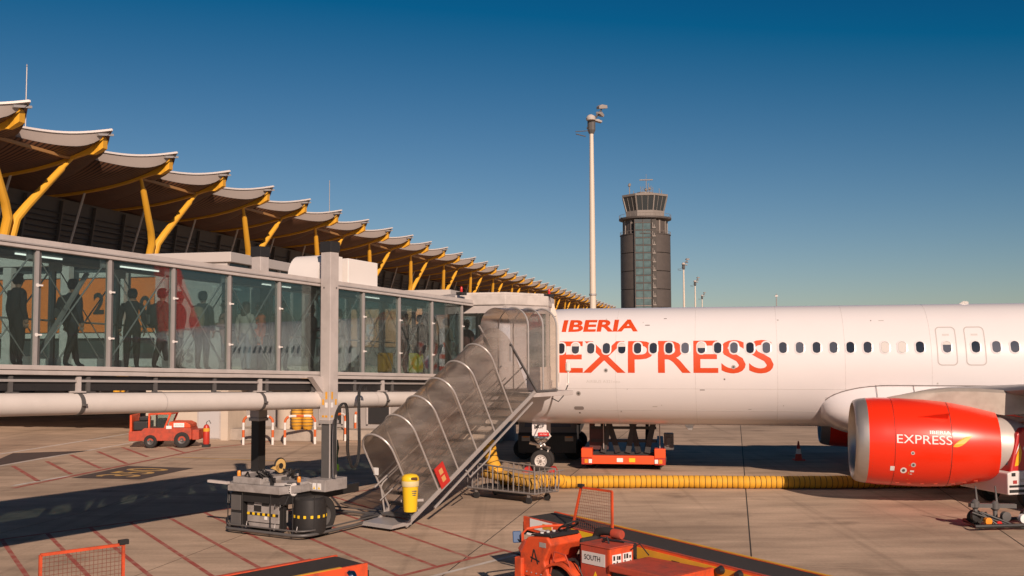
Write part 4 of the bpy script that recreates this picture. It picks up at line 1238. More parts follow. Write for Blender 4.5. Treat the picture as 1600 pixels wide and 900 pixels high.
# roof plant
t = bt(549, 430, .5)
b = MB(sh); b.box(t - .62, t + .62, .1, 1.2, RZ_, RZ_ + .66); b.build('air_handler', M_WHITE, bridge, bevel=.02)
b = MB(sh)
prof = [(-.5, 0)] + [(-.5 + .42 * (1 - math.cos(a)), .66 * math.sin(a)) for a in [R(10 * k) for k in range(1, 10)]] + [(.45, .66), (.45, 0)]
t2 = bt(498, 425, .5); b.prism([(t2 + p[0], RZ_ + p[1]) for p in prof], .1, 1.1); b.build('air_handler_hood', M_WHITE, bridge, smooth=True)
# white air duct slung under the near edge
b = MB(sh); b.tube([(T0, 0.02, 3.435), (T1 - 1.5, 0.02, 3.435)], .206, 28); b.build('air_duct', M_PIPE, bridge, smooth=True, angle=50)
for px in (121, 405, 597, 270 - 0):
    if px == 270: continue
    t = bt(px, 630, 0.0)
    b = MB(sh); b.lathe([(.217, t - .045), (.217, t + .045)], 28, (0, .02, 3.435), axis='X', caps=False); b.lathe([(.207, t - .045), (.217, t - .045)], 28, (0, .02, 3.435), axis='X', caps=False); b.lathe([(.207, t + .045), (.217, t + .045)], 28, (0, .02, 3.435), axis='X', caps=False)
    b.box(t - .045, t + .045, -.24, -.19, 3.40, 3.44); b.build('duct_clamp', M_DGREY, bridge)
    b = MB(sh); b.box(t - .04, t + .04, -.05, .05, 3.63, FZ - .2); b.box(t - .14, t + .12, -.09, .09, 3.648, 3.675); b.build('duct_hanger', M_GREY, bridge)
for t in (2.9, 9.9):
    b = MB(sh); b.lathe([(.2085, t - .006), (.2085, t + .006)], 28, (0, .02, 3.435), axis='X', caps=False); b.build('duct_seam', M_GREY2, bridge)
# lift columns
TC = bt(513, 560, -0.27)
for y, dark in ((-0.30, False), (2.02, True)):
    c = MB(); c.box(TC - .155, TC + .155, y - .155, y + .155, 2.68, 6.80); col_ = c.build('lift_column', M_GREY, bridge, bevel=.012)
    c = MB(); c.box(TC - .175, TC + .175, y - .175, y + .175, 6.80, 7.06); c.build('column_cap', M_BLACK, col_, bevel=.01)
    c = MB(); c.box(TC - .175, TC + .175, y - .175, y + .175, 2.60, 2.68); c.build('column_collar', M_GREY2, col_, bevel=.01)
    m_ = M_BLACK if dark else M_DGREY
    c = MB(); c.box(TC - .125, TC + .125, y - .125, y + .125, 1.1, 2.6); c.build('inner_column', m_, bridge)
    if not dark:
        for dx in (-.12, .0, .12):
            c = MB(); c.tube([(TC - .02 + dx, y - .15, 1.2), (TC - .02 + dx, y - .15, 2.6)], .02 if dx else .028, 8); c.build('guide_rod', M_GREY2, bridge)
        for dx, z, w, h, m_2 in ((-.07, 3.2, .06, .18, M_AMBER), (-.07, 3.0, .08, .12, M_WHITE_TXT), (.07, 3.06, .06, .14, M_AMBER), (-.07, 2.76, .07, .05, M_AMBER), (.07, 2.76, .07, .05, M_AMBER), (.07, 5.9, .04, .04, M_DGREY)):
            c = MB(); c.box(TC + dx - w / 2, TC + dx + w / 2, y - .160, y - .1555, z, z + h); c.build('warning_label', m_2, col_)
            c = MB(); c.box(TC - .160, TC - .1555, y + dx * .7 - w / 2, y + dx * .7 + w / 2, z, z + h); c.build('warning_label', m_2, col_)
b = MB(); b.box(TC - .18, TC + .18, -.2, 1.95, 3.25, 3.55); b.build('lift_beam', M_GREY, bridge, bevel=.01)
for y in (-.2, 1.9):
    b = MB(); b.prism([(TC - .55, 3.75), (TC + .2, 3.75), (TC + .2, 3.3), (TC - .1, 3.3)], y - .05, y + .12); b.build('lift_bracket', M_GREY, bridge)
# --- wheeled bogie
bog = obj('bogie', None, bridge)
M_BOGIE = mat('bogie_grey', (0.33, 0.305, 0.29), 0.5, var=0.12, scale=5, dirt=0.6, dscale=3)
def bp(px, py, z):                              # photo pixel at height z, in bridge coordinates
    g = G(px, py, z); d = Vector((g.x, g.y)) - B_O
    return Vector((d.dot(B_D), d.dot(Vector((-B_D.y, B_D.x))), z))
f0, f1, f2 = bp(350, 824, .1), bp(480, 833, .1), bp(547, 820, .1)
TF = 6.42; YA, YB = -0.74, 1.80
ringp = []
def corner(cx, cy, r, a0, a1):
    for k in range(5):
        a = R(a0 + (a1 - a0) * k / 4); ringp.append((cx + r * math.cos(a), cy + r * math.sin(a), .12))
corner(TF + .35, YA + .35, .35, 180, 270); corner(9.3, YA + .5, .5, 270, 360); corner(9.3, YB - .4, .5, 0, 90); corner(TF + .25, YB - .2, .25, 90, 180)
for z, r in ((0, .035), (.10, .02)):
    b = MB(); b.tube([(p[0], p[1], p[2] + z) for p in ringp], r, 8, closed=True); b.build('guard_ring', M_DGREY, bog, smooth=True)
for p in ringp[::4] + [(TF, .3, .12), (TF, 1.2, .12)]:
    b = MB(); b.tube([(p[0], p[1], .1), (p[0], p[1], 1.0)], .014, 6); b.build('guard_post', M_BLACK, bog)
    b = MB(); b.tube([(p[0], p[1], .25), (p[0] + .12, p[1], .16), (p[0] + .16, p[1], .3)], .01, 5); b.build('guard_spring', M_GREY2, bog)
def bogie_wheel(t, y):
    w = obj('wheel', None, bog); w.location = (t, y, .47)
    q = MB(); q.lathe([(.25, -.2), (.40, -.22), (.46, -.17), (.47, -.06), (.47, .06), (.46, .17), (.40, .22), (.25, .2)], 28, axis='Y', caps=False); q.build('tyre', M_RUBBER, w, smooth=True)
    q = MB(); q.lathe([(.02, -.14), (.12, -.16), (.24, -.10), (.26, -.19), (.26, .19), (.24, .1), (.02, .14)], 20, axis='Y', caps=False); q.build('rim', M_DGREY, w, smooth=True)
bogie_wheel(7.25, -.42); bogie_wheel(7.25, 1.45)
# skirts round the wheels
for y, w_ in ((-.42, .62),):
    q = MB(); P = []
    for a in [R(-35 + 10 * k) for k in range(26)]:
        pass
    q.lathe([(.36, .10), (.385, .2), (.39, .62), (.375, .9), (.33, .95)], 26, (6.98, y, 0)); sk_ = q.build('wheel_skirt', M_BLACK, bog, smooth=True)
    for k in range(16):
        a = R(120 + 12 * k); c = MB(); c.cbox((6.98 + .394 * math.cos(a), y + .394 * math.sin(a), .52), (.012, .058, .065), (0, 0, a)); c.build('hazard_mark', M_YELLOW2 if k % 2 else M_BLACK, sk_)
q = MB(); q.box(6.5, 7.0, 1.28, 1.66, .16, .98); q.build('drive_box', M_BLACK, bog, bevel=.02)
q = MB(); q.box(6.47, 6.5, 1.31, 1.63, .2, .5); q.box(6.47, 6.5, 1.31, 1.63, .56, .92); q.build('drive_cover', M_DGREY, bog, bevel=.008)
q = MB(); q.box(6.58, 6.9, .18, 1.2, .3, .98); pn = q.build('front_panel', M_BOGIE, bog, bevel=.015)
q = MB(); q.prism([(.2, .28), (1.2, .28), (1.15, .16), (.25, .16)], 6.62, 6.86, axis='X'); q.build('tow_plate', M_BOGIE, bog)
for z in (.50, .96):
    for k in range(12):
        c = MB(); y0 = .2 + .082 * k; c.box(6.562, 6.578, y0, y0 + .08, z - .03, z + .03); c.build('hazard_mark', M_YELLOW2 if k % 2 else M_BLACK, pn)
for y0, y1, z0, z1, m_ in ((.74, .97, .56, .70, M_BLACK), (.5, .72, .7, .82, M_BLACK), (.98, 1.18, .7, .82, M_BLACK), (.7, .95, .76, .92, M_WHITE_TXT), (.55, .63, .38, .46, M_WHITE_TXT)):
    c = MB(); c.box(6.566, 6.579, y0, y1, z0, z1); c.build('panel_patch', m_, pn)
for y in (0.02, -.0 + .1):
    c = MB(); c.box(6.55, 6.63, y - .025, y + .025, .14, 1.0); c.build('upright', M_BLACK, bog)
c = MB(); c.box(6.5, 9.2, -.1, 1.25, .78, 1.0); c.build('chassis', M_BLACK, bog)
c = MB(); c.prism([(6.35, -.05), (6.35, 1.62), (6.7, 1.85), (7.8, 1.85), (7.8, -.2), (6.9, -.2)], 1.03, 1.21, axis='Z'); c.build('turntable_deck', M_BOGIE, bog, bevel=.012)
c = MB(); c.prism([(6.45, .65), (6.45, 1.55), (7.7, 1.7), (7.7, .55)], 1.21, 1.36, axis='Z'); c.build('deck_box', M_BOGIE, bog, bevel=.012)
c = MB(); c.lathe([(.62, 1.21), (.62, 1.27), (.5, 1.28)], 28, (7.1, .45, 0)); c.build('turntable_disc', M_GREY2, bog, smooth=True, angle=30)
c = MB(); c.box(TC - .5, TC + .32, -.62, -.02, 1.02, 1.30); fb_ = c.build('column_foot', M_BOGIE, bog, bevel=.012)
c = MB(); c.box(TC - .3, TC + .4, 1.75, 2.3, 1.0, 1.32); c.build('column_foot', M_GREY, bog, bevel=.012)
for k in range(3):
    c = MB(); c.box(TC - .512, TC - .502, -.5 + .15 * k, -.39 + .15 * k, 1.06, 1.22); l_ = c.build('warning_label', M_WHITE_TXT, fb_)
    c = MB(); c.prism([(-.48 + .15 * k, 1.08), (-.41 + .15 * k, 1.08), (-.445 + .15 * k, 1.15)], TC - .516, TC - .513, axis='X'); c.build('warning_triangle', M_YELLOW2, l_)
c = MB(); c.lathe([(.15, -.09), (.155, -.06), (.155, .06), (.15, .09)], 18, (6.75, -.04, 1.12), axis='Y'); c.build('guide_roller', M_WHITE, bog, smooth=True)
for k in range(18):
    a = 2 * PI * k / 18
    c = MB(); c.cbox((6.75 + .16 * math.cos(a), -.04, 1.12 + .16 * math.sin(a)), (.02, .19, .02), (0, -a, 0)); c.build('roller_rib', M_DGREY, bog)
for t, y, z in ((6.6, 1.5, 1.36), (6.75, -.28, 1.30)):
    c = MB(); c.lathe([(.045, z), (.045, z + .1), (.03, z + .13)], 12, (t, y, 0)); c.build('beacon', M_AMBERLENS, bog, smooth=True)
c = MB(); c.lathe([(.17, -.03), (.17, .03)], 24, (7.35, .88, 1.56), axis='Y'); c.prism([(7.05, 1.52), (7.3, 1.42), (7.3, 1.62)], .85, .91); rl = c.build('cable_reel', mat('reel_tan', (.70, .45, .16), .5), bog, smooth=True, angle=30)
c = MB(); c.lathe([(.07, -.045), (.07, .045)], 16, (7.35, .88, 1.56), axis='Y'); c.build('reel_hub', M_BLACK, rl)
c = MB(); c.tube([(7.35 + .18 * math.cos(a), .88, 1.56 + .18 * math.sin(a)) for a in [R(15 * k) for k in range(24)]], .025, 6, closed=True); c.build('reel_cable', M_BLACK, rl, smooth=True)
rr = random.Random(5)
for k in range(7):
    c = MB(); t, y = rr.uniform(6.45, 7.5), rr.uniform(-.1, 1.6); w_, h_ = rr.uniform(.06, .2), rr.uniform(.05, .16); c.box(t, t + w_, y, y + w_, 1.22, 1.24 + h_); c.build('valve_block', M_DGREY if k % 2 else M_BLACK, bog, bevel=.01)
for k in range(6):
    c = MB(); y = rr.uniform(-.6, 1.6); c.tube([(6.56, y, .98), (6.50, y + .05, .8), (6.50, y + .2, .7), (6.56, y + .25, .95)], .016, 6); c.build('hydraulic_hose', M_BLACK, bog, smooth=True)
for k in range(15):
    t, y = rr.uniform(6.5, 7.5), rr.uniform(.3, 1.1)
    c = MB(); c.tube([(t, y, 1.30), (t + rr.uniform(-.2, .2), y + rr.uniform(-.2, .2), 1.50), (t + rr.uniform(-.3, .3), y + rr.uniform(-.3, .3), 1.36)], .022, 6); c.build('hydraulic_hose', M_BLACK, bog, smooth=True)
c = MB(); c.bar((6.3, 1.55, 1.22), (6.25, 2.15, 1.24), .1, .06); c.build('side_arm', M_GREY, bog)
# hanging cable loop beside the near column
path = [(523, 742, 24.6), (522, 690, 24.6), (523, 655, 24.6), (528, 638, 24.6), (536, 630, 24.7), (541, 640, 24.8), (542, 680, 24.9), (542, 705, 25.0), (546, 724, 25.1), (551, 731, 25.2), (557, 722, 25.4), (560, 695, 25.5), (559.5, 640, 25.6), (560, 612, 25.7), (564, 602, 25.8), (569, 604, 25.9), (570, 611, 25.9)]
def to_b(p):
    d = Vector((p.x, p.y)) - B_O; return Vector((d.dot(B_D), d.dot(Vector((-B_D.y, B_D.x))), p.z))
pts = [to_b(W(*p)) for p in path]
sm = []
for i in range(len(pts) - 1):
    for k in range(4):
        p_, q_, r_, s_ = pts[max(i - 1, 0)], pts[i], pts[i + 1], pts[min(i + 2, len(pts) - 1)]; u = k / 4
        sm.append(0.5 * ((2 * q_) + (r_ - p_) * u + (2 * p_ - 5 * q_ + 4 * r_ - s_) * u * u + (3 * q_ - p_ - 3 * r_ + s_) * u ** 3))
for d in (0, .045):
    b = MB(); b.tube([p + Vector((d, -d * .3, 0)) for p in sm], .019, 8); b.build('cable_loop', M_BLACK, bridge, smooth=True)
# --- cab at the aircraft door
cab = obj('cab', None, bridge)
M_CAB = mat('cab_cream_paint', (0.60, 0.55, 0.51), 0.5, var=0.06, scale=2, dirt=0.35, dscale=1.5)
cb = lambda px, py, dep: to_b(W(px, py, dep))
pc = [to_b(Vector(p + (0,))) for p in ((-1.75, 31.4), (-0.2, 30.95), (1.15, 32.2), (1.42, 34.2), (1.0, 35.1), (-1.2, 34.6), (-2.6, 33.0))]
pl2 = [(p.x, p.y) for p in pc]
def scaled(k):
    cx = sum(p[0] for p in pl2) / 7; cy = sum(p[1] for p in pl2) / 7
    return [(cx + (p[0] - cx) * k, cy + (p[1] - cy) * k) for p in pl2]
b = MB(); b.prism(scaled(1.0), 5.74, 6.06, axis='Z'); b.build('cab_roof', M_CAB, cab, bevel=.03)
b = MB(); b.prism(scaled(.9), 6.06, 6.14, axis='Z'); b.build('cab_roof_cap', M_CAB, cab, bevel=.02)
b = MB(); b.prism(scaled(1.0), 3.05, 3.40, axis='Z'); b.build('cab_floor', M_GREY, cab, bevel=.02)
for i in range(7):
    p, q = Vector(scaled(.96)[i]), Vector(scaled(.96)[(i + 1) % 7])
    if i == 3: continue
    d = (q - p); 
    b = MB(); b.bar((p.x, p.y, 3.62), (q.x, q.y, 3.62), .05, .44); b.build('cab_sill', M_GREY, cab)
    b = MB(); b.bar((p.x, p.y, 5.62), (q.x, q.y, 5.62), .05, .24); b.build('cab_header', M_GREY, cab)
    b = MB(); b.bar((p.x, p.y, 4.66), (q.x, q.y, 4.66), .012, 1.66); b.build('cab_glass', M_GLASS, cab)
    b = MB(); b.bar((p.x, p.y, 3.4), (p.x, p.y, 5.74), .1, .1); b.build('cab_post', M_GREY, cab)
for i, f in enumerate((.12, .3, .5, .7, .9)):
    p = Vector(pl2[0]).lerp(Vector(pl2[2]), f)
    b = MB(); b.bar((p.x, p.y, 5.76), (p.x, p.y, 6.12), .06, .06); b.build('roof_rib', M_CAB, cab)
for px, dep in ((721, 31.0), (858, 32.4)):
    p = to_b(W(px, 456, dep)); p.z = 6.1
    b = MB(); b.lathe([(.04, 6.12), (.04, 6.26), (.025, 6.30)], 10, (p.x, p.y, 0)); b.build('red_beacon', M_REDLENS, cab, smooth=True)
    b = MB(); b.box(p.x - .14, p.x + .14, p.y - .1, p.y + .1, 6.04, 6.13); b.build('beacon_base', M_BLACK, cab)
# folding weather hood against the fuselage
for i in range(5):
    k = i / 4
    p0_ = Vector((1.30, 33.3)).lerp(Vector((1.44, 35.15)), k); p1_ = Vector((-1.0, 34.7)).lerp(Vector((-1.05, 35.75)), k)
    ztop = 6.04 - .32 * k
    P = [Vector((p0_.x, p0_.y, 3.15)), Vector((p0_.x, p0_.y, ztop - .6)), Vector((p0_.x, p0_.y, ztop - .2)).lerp(Vector((p1_.x, p1_.y, ztop - .2)), .05), Vector((p0_.x, p0_.y, ztop)).lerp(Vector((p1_.x, p1_.y, ztop)), .2), Vector((p0_.x, p0_.y, ztop)).lerp(Vector((p1_.x, p1_.y, ztop)), .8), Vector((p1_.x, p1_.y, ztop - .6)), Vector((p1_.x, p1_.y, 3.15))]
    b = MB()
    for a, c in zip(P, P[1:]): b.bar(to_b(a), to_b(c), .34, .10, up=(B_D.x, B_D.y, .1))
    b.build('weather_hood_fold', mat('hood_fabric', (.62, .56, .50), .8, var=.05, scale=4), cab)
b = MB(); p = to_b(W(888, 600, 34.0)); b.bar(p, p + Vector((-.3, -.1, 0)), .06, .05); b.tube([p, p + Vector((0, 0, .45))], .03, 8); b.lathe([(.04, .4), (.09, .45), (.09, .68), (.03, .74)], 10, p); b.build('autolevel_arm', M_WHITE, cab)
b = MB(); q = to_b(W(862, 622, 33.8)); b.tube([p, p.lerp(q, .3) + Vector((0, 0, -.25)), p.lerp(q, .6) + Vector((0, 0, -.3)), q], .018, 6); b.build('dangling_cable', M_BLACK, cab, smooth=True)

# ================================================================== covered access stair beside the cab
sb_, stp = G(638, 817, .15), W(836, 612, 29.6)
ST_D = Vector((stp.x - sb_.x, stp.y - sb_.y)); RUN = ST_D.length; ST_D.normalize()
RISE = stp.z - .15; SA = math.atan2(RISE, RUN)
stair = thing('covered_stairs', 'steep mobile stairs under a clouded plastic arched hood beside the bridge cab', 'boarding stairs', (sb_.x, sb_.y, 0), math.atan2(ST_D.y, ST_D.x))
SWD = 1.0                                       # width, near rail y=0, far rail y=SWD
M_HOOD = clear_mat('clouded_hood', (0.80, 0.73, 0.66), 0.28, (0.52, 0.455, 0.395), 0.9, rough=0.2, streak=0.20)
def sx(x): return .15 + x * RISE / RUN
up = Vector((-math.sin(SA), 0, math.cos(SA)))
for y in (0.0, SWD):
    b = MB(); b.bar((-.1, y, sx(-.1)), (RUN, y, sx(RUN)), .06, .11); b.build('stringer', M_GREY2, stair, bevel=.006)
    b = MB(); b.bar((.9, y - .05 if y == 0 else y + .05, sx(.9) - .26), (RUN - .2, y - .05 if y == 0 else y + .05, sx(RUN - .2) - .18), .04, .05); b.build('lower_rail', M_GREY2, stair)
tr0 = None
nst = 15
for k in range(nst):
    x = RUN * (k + .5) / nst
    if tr0 is None:
        b = MB(); b.box(-.16, .14, .04, SWD - .04, -.03, .02); tr0 = b.build('tread', M_DGREY, stair, loc=(x, 0, sx(x) + .04))
    else: inst(tr0, stair, (x, 0, sx(x) + .04))
for y in (.1, SWD - .1):
    b = MB(); b.tube([Vector((.15, y, sx(.15))) + up * .85, Vector((RUN, y, sx(RUN))) + up * .85], .022, 8); b.build('handrail', M_GREY2, stair, smooth=True)
    b = MB(); b.tube([Vector((.15, y, sx(.15))) + up * .45, Vector((RUN, y, sx(RUN))) + up * .45], .016, 8); b.build('mid_rail', M_GREY2, stair, smooth=True)
HH = 2.28
def arch_pts(h, n=14, wd=SWD):
    """hood outline across: near foot -> over -> far foot (y, height)"""
    P = [(0, .05), (0, h * .4)]
    r = wd / 2
    for k in range(n + 1):
        a = PI * k / n; P.append((r - r * math.cos(a), h - r * 1.0 + r * math.sin(a) * 1.0))
    P += [(wd, h * .4), (wd, .05)]
    return P
AP = arch_pts(HH)
ax = [RUN * f for f in (.07, .215, .36, .505, .65, .80)]
for i, x in enumerate(ax):
    b = MB(); b.tube([Vector((x, p[0], sx(x))) + up * p[1] for p in AP], .025, 8); b.build('hood_arch', M_GREY2, stair, smooth=True)
ends = ax + [RUN * .96]
for x0, x1 in zip(ends, ends[1:]):
    b = MB(); n = len(AP)
    P = [Vector((x, p[0] * .985 + .0075, sx(x))) + up * (p[1] * .99) for x in (x0 + .012, x1 - .012) for p in AP]
    b.add(P, [(k, k + 1, n + k + 1, n + k) for k in range(n - 1)]); b.build('hood_panel', M_HOOD, stair, smooth=True, angle=70)
# level part of the hood over the landing
LZ = sx(RUN); UX = [RUN - 1.22, RUN - .38, RUN + .33, RUN + 1.02]; UH = 2.42
UP_ = arch_pts(UH, wd=SWD + .1)
def clip_near(x, p):
    z = LZ + p[1]
    if x < RUN: z = max(z, LZ + (RUN - x) * 1.12)
    return Vector((x, p[0] - .05, z))
for i, x in enumerate(UX):
    b = MB(); b.tube([clip_near(x, p) for p in UP_], .027, 8); b.build('hood_arch', M_GREY2, stair, smooth=True)
for x0, x1 in zip(UX, UX[1:]):
    xs = [x0 + .012, (x0 + x1) / 2, x1 - .012]; n = len(UP_)
    b = MB(); P = [clip_near(x, (p[0] * .985 + .008, p[1] * .992)) for x in xs for p in UP_]
    b.add(P, [(i * n + k, i * n + k + 1, (i + 1) * n + k + 1, (i + 1) * n + k) for i in range(2) for k in range(n - 1)]); b.build('hood_panel', M_HOOD, stair, smooth=True, angle=70)
b = MB(); b.bar((UX[0], -.06, LZ + 1.22 * 1.12), (RUN, -.06, LZ + .02), .05, .05); b.bar((RUN, -.06, LZ + .02), (UX[-1], -.06, LZ + .02), .05, .05); b.build('hood_sill', M_DGREY, stair)
b = MB(); b.box(RUN - .1, RUN + 1.9, -.03, SWD + .05, LZ - .16, LZ - .02); b.build('landing', M_GREY, stair, bevel=.01)
for q_ in (((UX[0] + .05, -.03, LZ + 1.4), (UX[0] + .05, -.03, LZ + .9), .06), ((UX[0] - .1, SWD + .0, LZ + 1.9), (UX[0] + .5, SWD, LZ + 1.2), .04)):
    b = MB(); b.bar(q_[0], q_[1], q_[2], q_[2]); b.build('hinge_stay', M_GREY2, stair)
# foot: plate on castors, loop handle, side flap, sign board
b = MB(); b.prism([(-.62, .08), (-.55, .16), (.1, .20), (.1, .10)], -.02, SWD + .02); b.build('foot_plate', M_GREY2, stair)
for y in (.12, SWD - .12):
    b = MB(); b.lathe([(.02, -.03), (.06, -.03), (.06, .03), (.02, .03)], 14, (-.42, y, .06), axis='Y'); b.build('castor', M_RUBBER, stair, smooth=True)
b = MB(); b.tube([(-.15, SWD + .08, .12), (-.3, SWD + .42, .14), (.1, SWD + .5, .16), (.25, SWD + .15, .2)], .016, 8); b.build('tow_handle', M_BLACK, stair, smooth=True)
b = MB(); b.tube([Vector((.2, SWD, .2)), Vector((.05, SWD, .95)), Vector((.12, SWD, 1.05)), Vector((.9, SWD, 1.5))], .024, 8); b.build('entry_rail', M_GREY2, stair, smooth=True)
b = MB(); b.hexa([(.15, SWD + .06, .10), (1.1, SWD + .06, .4), (1.3, SWD + .95, .34), (.35, SWD + 1.05, .03), (.15, SWD + .06, .13), (1.1, SWD + .06, .43), (1.3, SWD + .95, .37), (.35, SWD + 1.05, .06)]); b.build('side_flap', M_DGREY, stair)
x = ax[1] + .05
b = MB(); b.hexa([Vector((x, -.07, sx(x))) + up * .02, Vector((x + .32, -.07, sx(x + .32))) + up * .02, Vector((x + .32, -.045, sx(x + .32))) + up * .02, Vector((x, -.045, sx(x))) + up * .02, Vector((x, -.07, sx(x))) + up * .62, Vector((x + .32, -.07, sx(x + .32))) + up * .62, Vector((x + .32, -.045, sx(x + .32))) + up * .62, Vector((x, -.045, sx(x))) + up * .62])
sg = b.build('sign_board', mat('sign_red', (.52, .028, .02), .5), stair)
for h0 in (.15, .36):
    b = MB(); b.hexa([Vector((x + .1, -.074, sx(x + .1))) + up * h0, Vector((x + .22, -.074, sx(x + .22))) + up * h0, Vector((x + .22, -.071, sx(x + .22))) + up * h0, Vector((x + .1, -.071, sx(x + .1))) + up * h0, Vector((x + .1, -.074, sx(x + .1))) + up * (h0 + .15), Vector((x + .22, -.074, sx(x + .22))) + up * (h0 + .15), Vector((x + .22, -.071, sx(x + .22))) + up * (h0 + .15), Vector((x + .1, -.071, sx(x + .1))) + up * (h0 + .15)]); b.build('sign_print', mat('sign_tan', (.6, .32, .12), .6), sg)
b = MB(); p = Vector((ax[0] + .03, SWD - .0, sx(ax[0]))) + up * 1.15; b.cbox(p + Vector((0, -.05, 0)), (.02, .16, .18)); b.build('small_notice', M_WHITE_TXT, stair)
b = MB(); b.tube([(RUN * .4, -.07, sx(RUN * .4) - .12), (RUN * .43, -.07, sx(RUN * .40) - .32), (RUN * .58, -.07, sx(RUN * .58) - .45), (RUN * .6, -.07, sx(RUN * .6) - .2)], .02, 8); b.build('stowed_bar', M_GREY2, stair, smooth=True)
# ================================================================== ramp equipment
def ground_wheel(parent, x, y, r, w, rim=M_DGREY):
    h = obj('wheel', None, parent); h.location = (x, y, r)
    t = MB(); t.lathe([(r * .5, -w * .4), (r * .8, -w / 2), (r * .95, -w * .42), (r, -w * .2), (r, w * .2), (r * .95, w * .42), (r * .8, w / 2), (r * .5, w * .4)], 26, axis='Y', caps=False); t.build('tyre', M_RUBBER, h, smooth=True)
    m = MB(); m.lathe([(.02, -w * .3), (r * .2, -w * .36), (r * .3, -w * .2), (r * .46, -w * .28), (r * .52, -w * .42), (r * .52, w * .42), (r * .3, w * .2), (.02, w * .3)], 18, axis='Y', caps=False); m.build('rim', rim, h, smooth=True)
    return h
m_mesh = mat('guard_mesh_wire', (.22, .07, .045), .6)
def belt_loader(loc, rz, label, px_=0.0, py_=0.0, z_end=1.2, slope=.0486, slant=.26, L=8.6):
    """x points to the low front end of the belt, y to the driver's side; the front roller is at the origin"""
    t = thing('belt_loader', label, 'belt loader', loc, rz, 'orange-red baggage belt loaders')
    def cz(x): return z_end + slope * x
    HW = .40
    def yz(x0, x1, y0, y1, d0, d1, m, name, bev=.0, par=t):
        b = MB(); b.hexa([(x0, y0, cz(x0) + d0), (x1, y0, cz(x1) + d0), (x1, y1, cz(x1) + d0), (x0, y1, cz(x0) + d0), (x0, y0, cz(x0) + d1), (x1, y0, cz(x1) + d1), (x1, y1, cz(x1) + d1), (x0, y1, cz(x0) + d1)])
        return b.build(name, m, par, bevel=bev)
    yz(-L, 0, -HW + .025, HW - .025, -.03, .0, M_BELT, 'belt')
    b = MB(); b.lathe([(.02, -HW + .06), (.075, -HW + .06), (.075, HW - .06), (.02, HW - .06)], 18, (0, 0, cz(0) - .075), axis='Y'); b.build('end_roller', M_BELT, t, smooth=True)
    for s in (-1, 1):
        y0, y1 = sorted((s * (HW - .02), s * (HW + .03)))
        yz(-L, .05, y0, y1, -.24, .012, M_ORANGE, 'side_beam', .008)
        yz(-L, -.4, *sorted((s * (HW - .022), s * (HW + .034))), .0125, .022, M_AMBER if s < 0 else M_ORANGE_D, 'side_cap')
    yo = HW + .031
    yz(-1.95, -1.25, yo, yo + .012, -.2, .0, M_YELLOW2, 'yellow_label')
    yz(-.75, -.15, yo, yo + .012, -.18, .0, M_WHITE_TXT, 'stickers')
    yz(-.75, -.5, yo + .013, yo + .016, -.14, -.04, M_AMBER, 'stickers')
    q = MB(); q.lathe([(.055, yo), (.055, yo + .012)], 14, (-1.0, 0, cz(-1) - .1), axis='Y'); q.build('round_sticker', M_WHITE_TXT, t)
    yz(-L, -2.6, yo, yo + .02, -.22, -.03, M_AMBER, 'yellow_side_plate')
    for x in (-3.6, -5.2, -6.8): yz(x - .16, x, yo + .021, yo + .03, -.17, -.1, M_BLACK, 'maker_plate')
    for x in (-4.6, -4.95):
        q = MB(); q.lathe([(.02, yo + .03), (.07, yo + .03), (.05, yo + .12), (.02, yo + .12)], 12, (x, 0, cz(x) - .05), axis='Y'); q.build('rail_knob', M_BLACK, t)
    q = MB(); q.tube([(-.1, HW + .06, cz(0) - .30), (-1.6, HW + .06, cz(-1.6) - .30)], .03, 8); q.build('bumper_tube', M_WHITE, t, smooth=True)
    # round lamp and drop flap at the front end
    q = MB(); q.lathe([(.02, .0), (.10, .0), (.13, .05), (.12, .12), (.02, .14)], 18, (-.35, -HW - .06, cz(0) - .16), axis='X'); q.build('work_lamp', M_CHROME, t, smooth=True)
    q = MB(); q.tube([(-.3, -HW - .02, cz(0) - .4), (-.3, -HW - .06, cz(0) - .16)], .02, 6); q.build('lamp_bracket', M_ORANGE, t)
    q = MB(); q.box(.05, .09, -HW, HW, cz(0) - .34, cz(0) - .1); q.build('rubber_flap', M_RUBBER, t)
    # chassis and lift arms
    D = Vector((px_, py_, 0))
    def pb(x0, x1, y0, y1, z0, z1, m, name, bev=.02, par=t):
        b = MB(); b.box(x0 + D.x, x1 + D.x, y0 + D.y, y1 + D.y, z0, z1); return b.build(name, m, par, bevel=bev)
    pb(-8.0, -3.7, -.35, 1.9, .42, .60, M_ORANGE_D, 'chassis')
    for x0, x1 in ((-3.9, -2.9), (-7.4, -6.6)):
        for y in (-.3, .3):
            q = MB(); q.bar((x0 + D.x, y, .58), (x1 + D.x, y, cz(x1 + D.x) - .25), .07, .12); q.build('lift_arm', M_ORANGE_D, t)
    for x in (-4.75, -7.3):
        for y in (-.30, 1.82): ground_wheel(t, x + D.x, y + D.y, .36, .26)
    # driver's pod: cowl with dashboard, open foot well, engine box, flat rear hood
    YO = 2.02
    b = MB(); b.prism([(-3.92 + D.x, .50), (-3.92 + D.x, .98), (-4.12 + D.x, 1.17), (-4.60 + D.x, 1.22), (-4.70 + D.x, 1.10), (-4.52 + D.x, .80), (-4.62 + D.x, .58), (-4.62 + D.x, .50)], 1.22 + D.y, YO + D.y); b.build('front_cowl', M_ORANGE, t, bevel=.025)
    b = MB(); b.prism([(-3.96 + D.x, .88), (-4.1 + D.x, 1.10), (-4.05 + D.x, 1.12), (-3.9 + D.x, .95)], 1.18 + D.y, YO + .03 + D.y); b.build('cowl_edge', M_ORANGE_D, t, bevel=.01)
